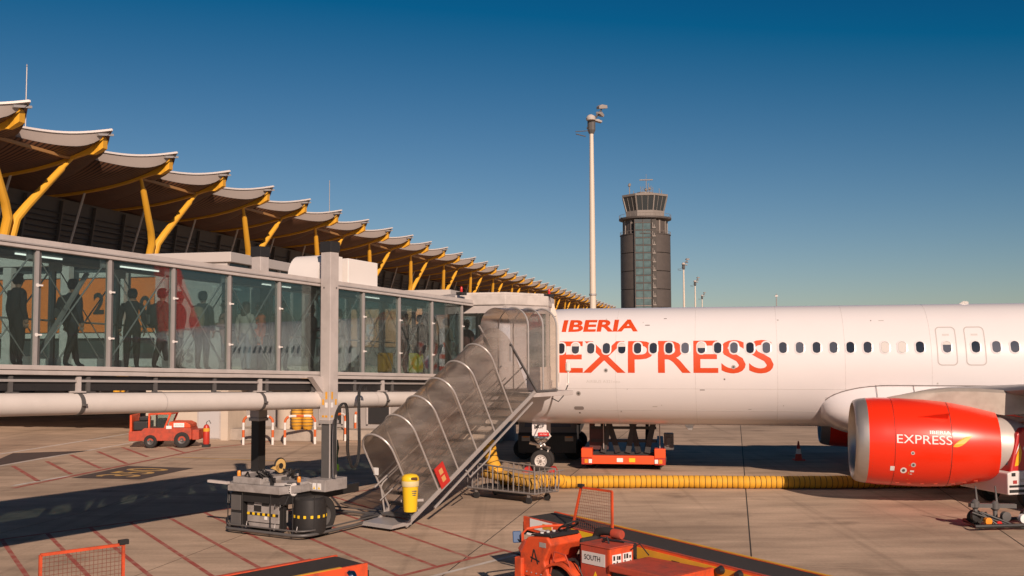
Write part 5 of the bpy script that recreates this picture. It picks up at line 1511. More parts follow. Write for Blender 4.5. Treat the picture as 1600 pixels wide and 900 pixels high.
    b = MB(); b.hexa([(-4.68 + D.x, 1.30 + D.y, 1.222), (-4.14 + D.x, 1.30 + D.y, 1.19), (-4.14 + D.x, 1.98 + D.y, 1.19), (-4.68 + D.x, 1.98 + D.y, 1.222), (-4.64 + D.x, 1.30 + D.y, 1.27), (-4.18 + D.x, 1.30 + D.y, 1.225), (-4.18 + D.x, 1.98 + D.y, 1.225), (-4.64 + D.x, 1.98 + D.y, 1.27)]); dsh = b.build('dashboard', M_BLACK, t, bevel=.01)
    for k in range(5):
        q = MB(); q.lathe([(.03, 1.255), (.035, 1.275)], 12, (-4.40 + D.x + .08 * (k % 2), 1.66 + .07 * k + D.y, 0)); q.build('gauge', M_GREY2 if k % 2 else M_WHITE_TXT, dsh)
    b = MB(); c = Vector((-4.62, 1.52, 1.36)) + D; b.tube([c + Vector((.19 * math.cos(a) * .8, .19 * math.sin(a), -.19 * math.cos(a) * .5)) for a in [R(18 * k) for k in range(20)]], .017, 8, closed=True)
    sw = b.build('steering_wheel', M_BLACK, t, smooth=True)
    b = MB(); b.tube([c, c + Vector((.16, 0, -.2))], .022, 8); b.bar(c + Vector((0, -.18, 0)), c + Vector((0, .18, 0)), .025, .02); b.build('steering_column', M_BLACK, sw)
    b = MB(); b.tube([Vector((-3.95, 1.98, .4)) + D, Vector((-3.95, 1.98, 1.20)) + D, Vector((-4.0, 1.93, 1.28)) + D, Vector((-4.1, 1.6, 1.30)) + D, Vector((-4.2, 1.2, 1.28)) + D], .024, 8); b.build('front_hoop', M_ORANGE, t, smooth=True)
    pb(-4.02, -3.84, 1.94, 2.08, .3, .80, M_ORANGE, 'corner_box')
    b = MB(); b.cbox(Vector((-3.80, 1.98, 1.12)) + D, (.03, .15, .20), (0, R(12), R(-28))); mi = b.build('mirror', M_BLUE, t, bevel=.02)
    b = MB(); b.tube([Vector((-3.95, 1.98, 1.05)) + D, Vector((-3.74, 1.98, 1.1)) + D], .01, 6); b.build('mirror_arm', M_BLACK, mi)
    for x0, z0, x1, z1 in ((-4.28, .98, -4.22, .76), (-4.29, .97, -4.38, .74), (-4.42, .79, -4.2, .84)):
        b = MB(); b.bar(Vector((x0, YO + .004, z0)) + D, Vector((x1, YO + .004, z1)) + D, .006, .022, up=(1, 0, 0)); b.build('painted_mark', M_BLACK_TXT, t)
    # curved mudguard with a dark well above the wheel
    mg = MB(); P = []
    for k in range(11):
        a = R(10 + 16 * k)
        for r_, y in ((.47, 1.30), (.47, YO), (.43, YO), (.43, 1.30)): P.append((-4.85 + D.x + r_ * math.cos(a), y + D.y, .36 + r_ * math.sin(a)))
    mg.add(P, [(4 * k + e, 4 * k + (e + 1) % 4, 4 * k + 4 + (e + 1) % 4, 4 * k + 4 + e) for k in range(10) for e in range(4)] + [(0, 1, 2, 3), (40, 43, 42, 41)]); mg.build('mudguard', M_ORANGE, t, smooth=True, angle=40)
    pb(-5.22, -4.66, .85, 1.9, .58, .66, M_BLACK, 'foot_well', 0)
    for k in range(4):
        b = MB(); b.lathe([(.012, YO), (.012, YO + .012)], 8, (-4.1 - .12 * k + D.x, D.y, .58), axis='Y'); b.build('bolt', M_GREY2, t)
    b = MB(); b.box(-4.58 + D.x, -4.42 + D.x, YO + .001 + D.y, YO + .006 + D.y, 1.04, 1.12); b.build('maker_badge', M_GREY2, t)
    b = MB(); b.tube([Vector((-4.62, 1.96, .62)) + D, Vector((-4.75, 1.98, 1.0)) + D, Vector((-5.0, 1.98, .98)) + D, Vector((-5.1, 1.9, .66)) + D], .016, 8); b.build('grab_rail', M_ORANGE_D, t, smooth=True)
    b = MB(); b.tube([Vector((-5.3, 1.80, .5)) + D, Vector((-5.2, 1.86, .8)) + D, Vector((-5.05, 1.8, .9)) + D, Vector((-4.9, 1.6, .7)) + D], .014, 6); b.build('cable', M_BLACK, t, smooth=True)
    b = MB(); b.tube([Vector((-5.85, 1.3, 1.1)) + D, Vector((-5.95, 1.2, 1.2)) + D, Vector((-6.02, 1.05, 1.0)) + D], .012, 6); b.build('cable', M_BLACK, t, smooth=True)
    # seat
    pb(-5.12, -4.76, 1.30, 1.74, .66, .86, M_RUBBER, 'seat', .05)
    b = MB(); b.prism([(-5.14 + D.x, .80), (-5.04 + D.x, .80), (-5.06 + D.x, 1.24), (-5.15 + D.x, 1.24)], 1.32 + D.y, 1.72 + D.y); b.build('seat_back', M_RUBBER, t, bevel=.04)
    # engine box with name plate
    x0, x1, y0, y1 = -5.82, -5.16, 1.22, 1.78
    bx = pb(x0, x1, y0, y1, .45, 1.16, M_ORANGE_D, 'engine_box', .012)
    pb(x0 - .012, x1 + .012, y0 - .012, y1 + .012, 1.161, 1.182, M_ORANGE_D, 'box_lid', .006)
    pb(x0 - .004, x0 + .05, y0 - .004, y1 + .004, .45, 1.155, M_ORANGE, 'box_edge', .004)
    b = MB(); b.box(x0 + .10 + D.x, x1 - .04 + D.x, y1 + .002 + D.y, y1 + .010 + D.y, .86, 1.06); pl_ = b.build('name_plate', mat('plate_grey', (.62, .60, .58), .5), bx)
    letters('lettering', 'SOUTH', .36, .085, lambda x, y: (x1 - .10 + D.x - x, y1 + .014 + D.y, .93 + y), M_BLACK_TXT, pl_, bold=.006)
    b = MB(); b.prism([(x0 + .28 + D.x, .68), (x0 + .36 + D.x, .68), (x0 + .32 + D.x, .76)], y1 + .002 + D.y, y1 + .006 + D.y); b.build('warning_triangle', M_YELLOW2, bx)
    for k in range(7):
        b = MB(); b.box(x0 + .3 + D.x + .04 * k, x0 + .32 + D.x + .04 * k, y1 + .002 + D.y, y1 + .006 + D.y, .48, .60); b.build('white_bar', M_WHITE_TXT, bx)
    for y in (y0 + .05, y0 + .30):
        b = MB(); b.box(x0 - .016 + D.x, x0 - .006 + D.x, y + D.y, y + .21 + D.y, .86, 1.06); b.build('instruction_label', M_WHITE_TXT, bx)
        rl_ = random.Random(int(y * 100))
        for k in range(6):
            yy, zz = y + .02 + .065 * (k % 3), .875 + .095 * (k // 3)
            b = MB(); b.box(x0 - .020 + D.x, x0 - .0165 + D.x, yy + D.y, yy + rl_.uniform(.025, .055) + D.y, zz, zz + rl_.uniform(.03, .08)); b.build('label_print', M_BLACK_TXT, bx)
    b = MB(); b.tube([Vector((-5.55, 1.5, 1.18)) + D, Vector((-5.5, 1.5, 1.28)) + D, Vector((-5.42, 1.5, 1.19)) + D], .016, 8); b.build('lid_handle', M_BLACK, t, smooth=True)
    b = MB(); b.tube([Vector((-5.7, 1.3, 1.2)) + D, Vector((-5.3, 1.38, 1.21)) + D], .016, 6); b.build('lever', M_BLACK, t)
    # black intake hose and red filter between seat and belt
    b = MB(); b.tube([Vector((-4.80, 1.02, .8)) + D, Vector((-4.80, 1.04, 1.12)) + D, Vector((-4.88, 1.05, 1.24)) + D, Vector((-5.05, 1.05, 1.27)) + D, Vector((-5.2, 1.04, 1.27)) + D], .07, 12); b.build('intake_hose', M_RUBBER, t, smooth=True)
    b = MB(); b.lathe([(.07, 0), (.085, .03), (.085, .2), (.05, .24)], 16, Vector((-5.42, 1.04, 1.25)) + D, axis='X'); b.build('air_filter', M_ORANGE_D, t, smooth=True)
    pb(-5.6, -4.7, .86, 1.2, .6, 1.12, M_BLACK, 'hydraulic_tank', .02)
    # flat rear hood
    b = MB(); b.prism([(-5.84 + D.x, .82), (-5.84 + D.x, .93), (-7.10 + D.x, .93), (-7.10 + D.x, .82)], .86 + D.y, 1.84 + D.y); b.build('rear_hood', M_ORANGE_D, t, bevel=.02)
    pb(-7.05, -5.86, .92, 1.76, .45, .82, M_BLACK, 'rear_bay', 0)
    pb(-7.2, -7.10, .86, 1.84, .5, .95, M_ORANGE, 'rear_plate', .01)
    # mesh guard between driver and belt
    g = obj('mesh_guard', None, t)
    c4 = [Vector((-3.90, .74, 1.02)) + D, Vector((-4.92, .74, 1.02)) + D, Vector((-4.92, .74, 1.90)) + D, Vector((-3.90 - slant, .74, 1.90)) + D]
    b = MB()
    for a, c in zip(c4, c4[1:] + c4[:1]): b.bar(a, c, .036, .036)
    b.build('guard_frame', M_ORANGE, g)
    b = MB(); b.cbox(c4[3] + Vector((0, 0, .03)), (.12, .07, .06)); b.build('guard_cap', M_BLACK, g)
    b = MB(); n = 17
    for k in range(1, n):
        f = k / n
        b.tube([c4[0].lerp(c4[3], f), c4[1].lerp(c4[2], f)], .003, 4, caps=False)
    for k in range(1, 19):
        f = k / 19
        a = c4[0].lerp(c4[1], f); d = c4[3].lerp(c4[2], f); b.tube([a, d], .003, 4, caps=False)
    w_ = b.build('wire_mesh', m_mesh, g); w_['kind'] = 'stuff'
    return t
_a, _b = G(846, 804, 1.2), G(1200, 890, .95)
belt_loader((_a.x, _a.y, 0), math.atan2(_a.y - _b.y, _a.x - _b.x), 'orange-red belt loader with black belt and driver pod in the lower right foreground', 2.7, -.35)
_a = G(545, 875, 1.28)
t2 = belt_loader((_a.x, _a.y, 0), R(90 - 48), 'belt loader at the bottom left edge, only belt end and mesh guard in view', .62, -.5, 1.28, .02, 0.0)

# ---- yellow ribbed air hose on the ground
def hose():
    pts = [W(764, 690, 31.2), W(767, 712, 31.0), W(774, 732, 30.9), W(787, 748, 31.0), W(815, 752, 31.6), W(845, 751.5, 32.2), W(880, 751, 32.65)]
    a, c = W(880, 751, 32.65), G(1334, 759, 0)
    P = []
    for i in range(len(pts) - 1):
        p_, q_, r_, s_ = pts[max(i - 1, 0)], pts[i], pts[i + 1], pts[min(i + 2, len(pts) - 1)]
        for k in range(10):
            u = k / 10; P.append(0.5 * ((2 * q_) + (r_ - p_) * u + (2 * p_ - 5 * q_ + 4 * r_ - s_) * u * u + (3 * q_ - p_ - 3 * r_ + s_) * u ** 3))
    for p in P: p.z = max(p.z, .2)
    e = Vector((14.6, 32.4, .2)); s0 = Vector((a.x, a.y, .2))
    n = 96
    for k in range(n + 1):
        q = s0.lerp(e, k / n); q.y += .10 * math.sin(k * .09) + .02 * math.sin(k * .7); P.append(q)
    # even spacing along the run
    out = [P[0]]; step = .0425; acc = 0.0
    for p, q in zip(P, P[1:]):
        d = (q - p).length
        while acc + d >= step:
            f = (step - acc) / d; p = p.lerp(q, f); d = (q - p).length; acc = 0; out.append(p.copy())
        acc += d
    rad = [.185 + .014 * abs(math.sin(PI * i / 4)) + .004 * math.sin(i * .37) for i in range(len(out))]
    t = thing('air_hose', 'long yellow ribbed air hose lying on the concrete below the fuselage', 'hose', (out[0].x, out[0].y, 0))
    o0 = Vector((out[0].x, out[0].y, 0))
    b = MB(); b.tube([p - o0 for p in out], rad, 20); b.build('hose_skin', mat('hose_yellow', (.70, .36, .022), .55, var=.12, scale=3, dirt=.35, dirt_col=(.35, .17, .03), dscale=3), t, smooth=True, angle=80)
    ring = MB(); ring.tube([(.1885 * math.cos(2 * PI * k / 20), .1885 * math.sin(2 * PI * k / 20), 0) for k in range(20)], .0095, 5, closed=True)
    r0 = None; m_r = mat('hose_rib_brown', (.055, .03, .015), .7)
    for i in range(4, len(out) - 4, 4):
        d = (out[i + 1] - out[i - 1]).normalized()
        rot = d.to_track_quat('Z', 'Y').to_euler()
        if r0 is None:
            r0 = ring.build('rib', m_r, t, smooth=True, loc=out[i] - o0); r0.rotation_euler = rot
        else: inst(r0, t, out[i] - o0, rot)
hose()

# ---- grey hose cage cart
M_CAGE = mat('cage_steel', (0.24, 0.215, 0.20), 0.5, metal=0.2, var=0.2, scale=9)
cart = thing('hose_cart', 'grey tubular cage cart holding folded yellow hose at the foot of the stairs', 'cart', (.62, 29.25, 0), math.atan2(.62, -.785))
CL, CW = 2.5, -1.0
for z, r in ((.30, .03), (.92, .026)):
    b = MB(); b.tube([(0, 0, z), (CL, 0, z + (.12 if z > .5 else 0)), (CL, CW, z + (.12 if z > .5 else 0)), (0, CW, z)], r, 6, closed=True); b.build('frame_rail', M_CAGE, cart)
for y in (0, CW):
    for k in range(14):
        x = CL * k / 13; b = MB(); b.tube([(x, y, .3), (x, y, .92 + .12 * x / CL)], .012 if k % 4 else .025, 6); b.build('bar', M_CAGE, cart)
for x in (0, CL):
    for k in range(1, 6):
        b = MB(); b.tube([(x, CW * k / 6, .3), (x, CW * k / 6, .92 + .12 * x / CL)], .012, 6); b.build('bar', M_CAGE, cart)
b = MB(); b.box(.05, CL - .05, CW + .05, -.05, .27, .30); b.build('deck', M_DGREY, cart)
b = MB(); b.box(.5, 1.6, CW * .7, -.12, .18, .27); b.build('under_box', M_BLACK, cart)
for x in (.25, CL - .3):
    for y in (-.06, CW + .06):
        w_ = obj('castor', None, cart); w_.location = (x, y, .1)
        b = MB(); b.lathe([(.02, -.03), (.1, -.03), (.1, .03), (.02, .03)], 16, axis='Y'); b.build('tyre', M_RUBBER, w_, smooth=True)
        b = MB(); b.box(-.04, .04, -.045, .045, .08, .18); b.build('fork', M_CAGE, w_)
b = MB(); b.tube([(-.05, CW * .5, .3), (-.45, CW * .5, .36), (-.5, CW * .5, .95)], .02, 8); b.tube([(-.5, CW * .5 - .2, .95), (-.5, CW * .5 + .2, .95)], .02, 8); b.build('tow_bar', M_CAGE, cart, smooth=True)
rr = random.Random(11)
fold = []
for k in range(46):
    f = k / 45; fold.append((.25 + 1.9 * (.5 - .5 * math.cos(f * PI * 5)), CW * (.25 + .5 * f), .46 + .22 * abs(math.sin(f * PI * 2.5)) + .03 * rr.random()))
b = MB(); b.tube(fold, .12, 12); t_ = b.build('folded_hose', mat('hose_yellow_old', (.55, .30, .05), .6, var=.2, scale=6, dirt=.5), None, smooth=True)
t_.location = cart.location; t_.rotation_euler = cart.rotation_euler
tag(t_, 'crumpled yellow hose folded inside the grey cage cart', 'hose')
for k, (x, y) in enumerate(((.9, -.2), (1.5, -.3))):
    b = MB(); b.tube([(x, y, .3), (x + .1, y, .75), (x + .3, y - .1, .8), (x + .4, y - .2, .45)], .02, 6); b.build('cable', M_BLACK, cart, smooth=True)

# ---- wheel chocks
for px, py, lab in ((825, 737, 'red wheel chock left of the nose wheel'), (864, 737, 'red wheel chock right of the nose wheel')):
    p = G(px, py); b = MB(); b.prism([(-.16, 0), (.16, 0), (.06, .18), (-.06, .18)], -.22, .22); o_ = b.build('wheel_chock', mat('chock_red', (.5, .03, .025), .6)); o_.location = (p.x, p.y, 0); o_.rotation_euler = (0, 0, R(-12))
    tag(o_, lab, 'wheel chock', 'nose wheel chocks')

# ---- cargo loader under the far side of the fuselage
p = G(974, 735); cl = thing('cargo_loader', 'orange cargo loader with dark scissor lift standing under the fuselage', 'cargo loader', (p.x, p.y, 0), R(-8))
W2 = 1.52
m_or = mat('bright_orange_red', (.80, .085, .015), .45, var=.05, scale=4)
b = MB(); b.box(-W2 + .35, W2 - .35, 0, .3, .22, .52); b.build('front_bumper', m_or, cl, bevel=.02)
for s in (-1, 1):
    b = MB(); b.box(*sorted((s * (W2 - .4), s * W2)), -.03, .5, .20, .45); bx = b.build('light_box', mat('dark_orange', (.45, .03, .012), .5), cl, bevel=.02)
    b = MB(); b.box(*sorted((s * (W2 - .4), s * W2)), -.04, .5, .455, .78); b.build('corner_block', m_or, cl, bevel=.02)
    for k, m_ in enumerate((M_WHITE_TXT, M_AMBERLENS)):
        b = MB(); xx = s * (W2 - .33 + .15 * k); b.box(xx - .06, xx + .06, -.05, -.032, .26, .40); b.build('lamp', m_, bx)
for x, m_ in ((-.12, M_WHITE_TXT), (.32, M_YELLOW2)):
    b = MB(); b.box(x - .11, x + .11, -.012, -.002, .30, .44); b.build('plate', m_, cl)
for s in (-1, 1):
    b = MB(); b.box(*sorted((s * (W2 - .3), s * (W2 - .05))), .3, 6.0, .3, .75); b.build('side_frame', M_BLACK, cl)
    for y in (1.0, 4.6): ground_wheel(cl, s * (W2 - .28), y, .34, .28)
b = MB(); b.box(-W2 + .3, W2 - .3, .5, 6.0, .3, .62); b.build('base', M_BLACK, cl)
for x in (-.85, .85):
    for (y0, z0), (y1, z1) in (((.6, .7), (4.2, 2.6)), ((4.2, .7), (.6, 2.6))):
        b = MB(); b.bar((x, y0, z0), (x, y1, z1), .12, .22); b.build('scissor_arm', M_BLACK, cl)
for x0, x1 in ((-.2, -.75), (.15, .55), (.55, .15), (.85, 1.25), (-.75, -.35)):
    b = MB(); b.bar((x0, .45, .6), (x1, .5, 2.4), .09, .2); b.build('mast_strut', M_BLACK, cl)
for z in (1.02, 1.5):
    b = MB(); b.bar((-1.2, .5, z), (1.2, .5, z), .06, .1); b.build('cross_bar', M_BLACK, cl)
b = MB(); b.box(-1.25, -.55, .5, .62, .7, 1.5); b.box(-1.25, -1.05, .5, .62, 1.5, 2.2); b.build('control_panel', mat('dark_maroon', (.06, .02, .018), .5), cl)
b = MB(); b.box(-W2 + .2, W2 - .2, .3, 6.0, 2.6, 2.85); b.build('platform', M_DGREY, cl)
for x in (-.72, 1.32):
    b = MB(); b.tube([(x, .3, .75), (x, .3, 2.6)], .02, 6); b.build('guide_pole', M_GREY2, cl)
b = MB(); b.box(W2 - .05, W2 + .3, .25, .7, .72, 1.32); b.box(W2 + .02, W2 + .22, .2, .3, .85, 1.2); b.build('operator_box', M_DGREY, cl, bevel=.03)

# ---- dark truck facing the camera behind the nose wheel
p = G(855, 725); tk = thing('catering_truck', 'black-fronted truck in the shade behind the nose wheel', 'truck', (p.x + .05, p.y + 1.0, 0), R(-6))
m_tk = mat('truck_black', (.018, .018, .019), .4); m_tk2 = mat('truck_grey', (.20, .175, .155), .45)
b = MB(); b.prism([(0, .35), (0, 1.05), (.12, 1.25), (.45, 2.15), (2.0, 2.3), (2.0, .35)], -1.15, 1.15, axis='X'); b.build('cab', m_tk2, tk, bevel=.05)
b = MB(); b.prism([(-.02, .3), (-.02, 1.0), (.02, 1.12), (.1, 1.12), (.1, .3)], -1.16, 1.16, axis='X'); b.build('bumper', m_tk, tk, bevel=.03)
b = MB(); b.hexa([(-.92, .135, 1.32), (.92, .135, 1.32), (.92, .2, 1.32), (-.92, .2, 1.32), (-.8, .42, 2.08), (.8, .42, 2.08), (.8, .5, 2.08), (-.8, .5, 2.08)]); b.build('windscreen', M_WINDOW, tk)
b = MB(); b.box(-.6, .6, -.03, .0, .62, .95); b.build('grille', M_BLACK, tk)
for s in (-1, 1):
    b = MB(); b.box(*sorted((s * .68, s * 1.02)), -.05, -.01, .78, .98); h_ = b.build('headlight', mat('headlight_glass', (.35, .33, .30), .12), tk, bevel=.02)
    b = MB(); b.box(*sorted((s * .72, s * .98)), -.06, -.05, .93, .97); b.build('indicator', M_AMBERLENS, h_)
    b = MB(); b.box(*sorted((s * 1.16, s * 1.3)), .2, .3, 1.4, 1.8); b.build('mirror', M_BLACK, tk, bevel=.02)
    for y in (.7, 4.6): ground_wheel(tk, s * 1.0, y, .42, .28)
b = MB(); b.box(-1.2, 1.2, 2.1, 7.0, .9, 3.3); b.build('cargo_box', m_tk2, tk, bevel=.03)

# ---- orange tow tractor by the gate building
p = G(268, 698); tug = thing('tow_tractor', 'small orange-red tow tractor parked by the gate building door', 'tow tractor', (p.x, p.y, 0), R(3))
b = MB(); b.prism([(-1.75, .32), (-1.75, .75), (-1.2, .78), (-1.05, .9), (1.0, .9), (1.05, .75), (1.05, .40), (.9, .32)], -.62, .62); b.build('chassis', M_ORANGE_D, tug, bevel=.02)
b = MB(); b.prism([(.0, .9), (.05, 1.18), (.75, 1.16), (.98, 1.05), (1.0, .9)], -.6, .6); b.build('hood', M_ORANGE, tug, bevel=.03)
for s in (-1, 1):
    b = MB()
    for a, c in (((-.85, .8), (-.85, 1.55)), ((-.85, 1.52), (.1, 1.56)), ((.1, 1.56), (-.15, .9)), ((-.85, .82), (-.1, .82))): b.bar((a[0], s * .58, a[1]), (c[0], s * .58, c[1]), .06, .08)
    b.build('cab_side', M_ORANGE, tug)
    b = MB(); b.prism([(-.8, .82), (-.18, .82), (.05, 1.5), (-.8, 1.5)], s * .575 - .005, s * .575 + .005); b.build('cab_glass', M_GLASS, tug)
b = MB(); b.box(-.9, .14, -.62, .62, 1.50, 1.56); b.build('cab_roof', M_ORANGE, tug, bevel=.02)
b = MB(); b.box(-1.72, -1.62, -.6, .6, .4, 1.5); b.build('rear_frame', M_ORANGE, tug, bevel=.02)
b = MB(); b.box(-1.6, -.95, -.5, .5, .78, 1.2); b.box(-1.4, -1.0, -.3, .3, 1.2, 1.4); b.build('rear_load', M_BLACK, tug, bevel=.05)
b = MB(); b.box(-.65, -.25, -.25, .25, .85, 1.3); b.build('seat', M_BLACK, tug, bevel=.05)
b = MB(); b.box(.25, .72, -.628, -.622, .93, 1.12); pl_ = b.build('name_plate', M_WHITE_TXT, tug)
letters('lettering', 'SOUTH', .34, .08, lambda x, y: (.31 + x, -.632, .98 + y), M_GREY_TXT, pl_, bold=.01)
b = MB(); b.box(-.08, .16, -.632, -.622, .86, 1.0); b.build('plate', M_WHITE_TXT, tug)
for x, r in ((-.78, .30), (.62, .36)):
    for s in (-1, 1): ground_wheel(tug, x, s * .55, r, .24)
b = MB(); b.box(1.05, 1.35, -.5, .5, .35, .8); b.build('rear_hitch', M_ORANGE_D, tug, bevel=.02)
# extinguisher standing on the tractor tail
ex = thing('fire_extinguisher', 'red fire extinguisher on the tail of the tow tractor', 'extinguisher', (p.x + 1.62, p.y - .1, .0), 0)
b = MB(); b.lathe([(.13, .12), (.15, .2), (.15, .85), (.1, .98), (.04, 1.02)], 16); b.build('cylinder', mat('ext_red', (.5, .04, .025), .4), ex, smooth=True)
b = MB(); b.tube([(0, 0, 1.0), (0, 0, 1.12), (.12, 0, 1.2), (.2, 0, 1.05)], .02, 6); b.build('valve', M_DGREY, ex)
b = MB(); b.box(-.16, .16, -.16, .16, 0, .12); b.build('stand', M_BLACK, ex)
b = MB(); b.lathe([(.152, .7), (.152, .85)], 16, caps=False); b.build('collar_label', M_AMBER, ex)

# ---- striped hoop barriers along the plinth
M_BAR_O = mat('barrier_orange', (.62, .13, .03), .5, var=.06, scale=6, dirt=.2); M_BAR_W = mat('barrier_white', (.76, .72, .68), .5, dirt=.25, dscale=4)
hoops = [((380, 695), (426, 695), 'nearest left hoop barrier by the grey bin'), ((445, 695), (492, 694), 'hoop barrier in front of the yellow hose roll'), ((517, 692), (539.5, 689), 'hoop barrier just right of the lift column'), ((555, 685), (574, 680), 'fourth hoop barrier from the left along the plinth'), ((579, 678), (592, 674.5), 'fifth hoop barrier from the left along the plinth'), ((597, 672), (615, 665), 'farthest hoop barrier, partly behind the clouded stair hood')]
for a, c, lab in hoops:
    A, C = G(*a), G(*c); d = C - A; Ln = d.length; d.normalize(); Hh = 1.32; r = .28
    if Ln < 2 * r + .2: r = Ln * .35
    P = [Vector((0, 0, 0)), Vector((0, 0, Hh - r))]
    P += [Vector((r - r * math.cos(R(15 * k)), 0, Hh - r + r * math.sin(R(15 * k)))) for k in range(1, 7)]
    P += [Vector((Ln - r + r * math.sin(R(15 * k)), 0, Hh - r + r * math.cos(R(15 * k)))) for k in range(0, 7)] + [Vector((Ln, 0, 0))]
    tot = [0]
    for p_, q_ in zip(P, P[1:]): tot.append(tot[-1] + (q_ - p_).length)
    def at_len(s):
        s = max(0, min(tot[-1], s))
        for i in range(len(tot) - 1):
            if s <= tot[i + 1] + 1e-9: return P[i].lerp(P[i + 1], (s - tot[i]) / (tot[i + 1] - tot[i]))
    nb = 11; b = MB()
    for k in range(nb):
        b.cur = k % 2
        s0, s1 = tot[-1] * k / nb, tot[-1] * (k + 1) / nb
        b.tube([at_len(s0 + (s1 - s0) * j / 4) for j in range(5)], .062, 10)
    o_ = b.build('hoop_barrier', [M_BAR_W, M_BAR_O], smooth=True, angle=50)
    o_.location = (A.x, A.y, 0); o_.rotation_euler = (0, 0, math.atan2(d.y, d.x))
    tag(o_, 'orange and white ' + lab, 'barrier', 'orange and white hoop barriers')
p = G(378, 683, .0); 
b = MB(); b.lathe([(.28, .55), (.34, 1.42), (.36, 1.45), (.36, 1.5)], 20); b.lathe([(.3, .6), (.3, .62)], 20); tr_ = b.build('rubbish_bin', mat('bin_grey', (.07, .068, .07), .5), smooth=True); tr_.location = (p.x, p.y + 1.2, 0)
tag(tr_, 'dark grey rubbish bin on the plinth behind the first hoop barrier', 'bin')
p = W(474, 655, 50.0)
hr = thing('hose_roll', 'yellow hose bundle hanging behind the second hoop barrier', 'hose', (p.x, p.y, 0))
for x in (-.30, .22):
    b = MB(); b.tube([(x, 0, .55), (x, -.08, .75), (x, -.1, 1.2), (x, -.08, 1.7), (x, 0, 2.0)], [.18, .26, .27, .25, .2], 16); b.build('hose_bundle', M_AMBER, hr, smooth=True)
    for k in range(7):
        q = MB(); q.tube([(x + .275 * math.cos(2 * PI * j / 16), -.09 + .275 * math.sin(2 * PI * j / 16), 0) for j in range(16)], .012, 5, closed=True); q.build('rib', M_DGREY, hr, loc=(0, 0, .75 + .15 * k))
b = MB(); b.tube([(0, 0, 2.0), (.05, 0, 3.1)], .17, 12); b.build('hose_riser', M_AMBER, hr, smooth=True)
# ---- green marker post behind the lift column
p = G(523, 735); mk = thing('marker_post', 'dark green marker post with bright yellow-green foot behind the lift column', 'marker post', (p.x, p.y, 0))
b = MB(); b.lathe([(.10, .22), (.12, .6), (.16, .8), (.12, 1.1), (.03, 1.15)], 14); b.build('post', mat('dark_green', (.02, .10, .03), .5), mk, smooth=True)
b = MB(); b.lathe([(.16, 0), (.16, .2), (.1, .24)], 14); b.build('foot', mat('lime', (.45, .62, .05), .5), mk, smooth=True)

# ---- yellow litter bin hung on the foot of the stairs
p = W(641, 799, 24.75)
yb = thing('litter_bin', 'bright yellow litter bin fixed at the foot of the covered stairs', 'bin', (p.x, p.y, p.z - .30), R(15))
b = MB(); b.lathe([(.155, .30), (.16, .32), (.195, .92), (.20, .94)], 24); b.build('bucket', M_YELLOW2, yb, smooth=True)
b = MB(); b.lathe([(.207, .90), (.212, .92), (.212, 1.02), (.205, 1.03)], 24, caps=False); b.build('bag_rim', mat('pale_bag', (.62, .52, .28), .6), yb, smooth=True)
b = MB(); b.lathe([(.205, 1.02), (.215, 1.05), (.20, 1.12), (.15, 1.17), (.06, 1.19), (.01, 1.19)], 24); lid_ = b.build('lid', M_YELLOW2, yb, smooth=True)
b = MB(); b.cbox((.06, -.19, 1.09), (.16, .06, .07)); b.build('mouth', mat('mouth_brown', (.09, .04, .012), .8), lid_, bevel=.02)
b = MB(); b.box(-.2, .35, .16, .2, .5, .56); b.build('bracket', M_GREY2, yb)
for k in range(3):
    b = MB(); b.cbox((.06, -.184 + .004 * k, .80 - .05 * k), (.12 - .02 * k, .012, .02)); b.build('print_line', M_DGREY, yb)

# ---- traffic cone on the far side in the shade
p = G(1248, 719); cn = thing('traffic_cone', 'small red and white traffic cone in the shade beyond the fuselage', 'traffic cone', (p.x, p.y, 0))
b = MB(); b.box(-.2, .2, -.2, .2, 0, .05); b.lathe([(.15, .05), (.11, .25)], 16); b.build('base', mat('cone_red', (.5, .05, .03), .5), cn, smooth=True)
b = MB(); b.lathe([(.11, .25), (.075, .45)], 16); b.build('white_band', M_WHITE_TXT, cn, smooth=True)
b = MB(); b.lathe([(.075, .45), (.03, .72), (.02, .75)], 16); b.build('tip', mat('cone_red', (.5, .05, .03)), cn, smooth=True)

# ---- service van at the right edge
p = G(1573, 806, .0); vn = thing('service_van', 'red and white service vehicle cut off by the right edge beside the engine', 'van', (p.x + .52, p.y + .84, 0), R(14))
m_vr = mat('van_red', (.50, .02, .02), .35, coat=.3); m_vw = mat('van_white', (.68, .64, .62), .4)
b = MB(); b.prism([(0, .95), (.28, 2.05), (.5, 2.2), (4.2, 2.25), (4.2, .95)], 0, 1.9); b.build('body', m_vr, vn, bevel=.05)
b = MB(); b.prism([(-.1, .42), (-.1, 1.0), (.1, 1.06), (4.25, 1.06), (4.25, .42)], -.04, 1.94); lb = b.build('lower_body', m_vw, vn, bevel=.03)
b = MB(); b.hexa([(.06, .15, 1.2), (.06, 1.75, 1.2), (.10, 1.75, 1.2), (.10, .15, 1.2), (.24, .22, 1.95), (.24, 1.68, 1.95), (.3, 1.68, 1.95), (.3, .22, 1.95)]); b.build('windscreen', M_WINDOW, vn)
b = MB(); b.prism([(.75, 1.25), (1.5, 1.25), (1.5, 1.95), (.85, 1.95)], -.01, .02); b.build('side_window', M_WINDOW, vn)
P = [(.16, 1.18), (.22, 1.42), (.30, 1.62), (.36, 1.75), (.40, 1.55), (.36, 1.32), (.28, 1.2)]
b = MB(); b.add([(x, -.006, z) for x, z in P], [tuple(range(7))]); b.build('leaf_emblem', mat('leaf_yellow', (.85, .42, .015)), vn)
b = MB(); b.add([(x - .03, -.007, z + .06) for x, z in P[1:4]] + [(.30, -.007, 1.66)], [(0, 1, 2, 3)]); b.build('leaf_highlight', M_WHITE_TXT, vn)
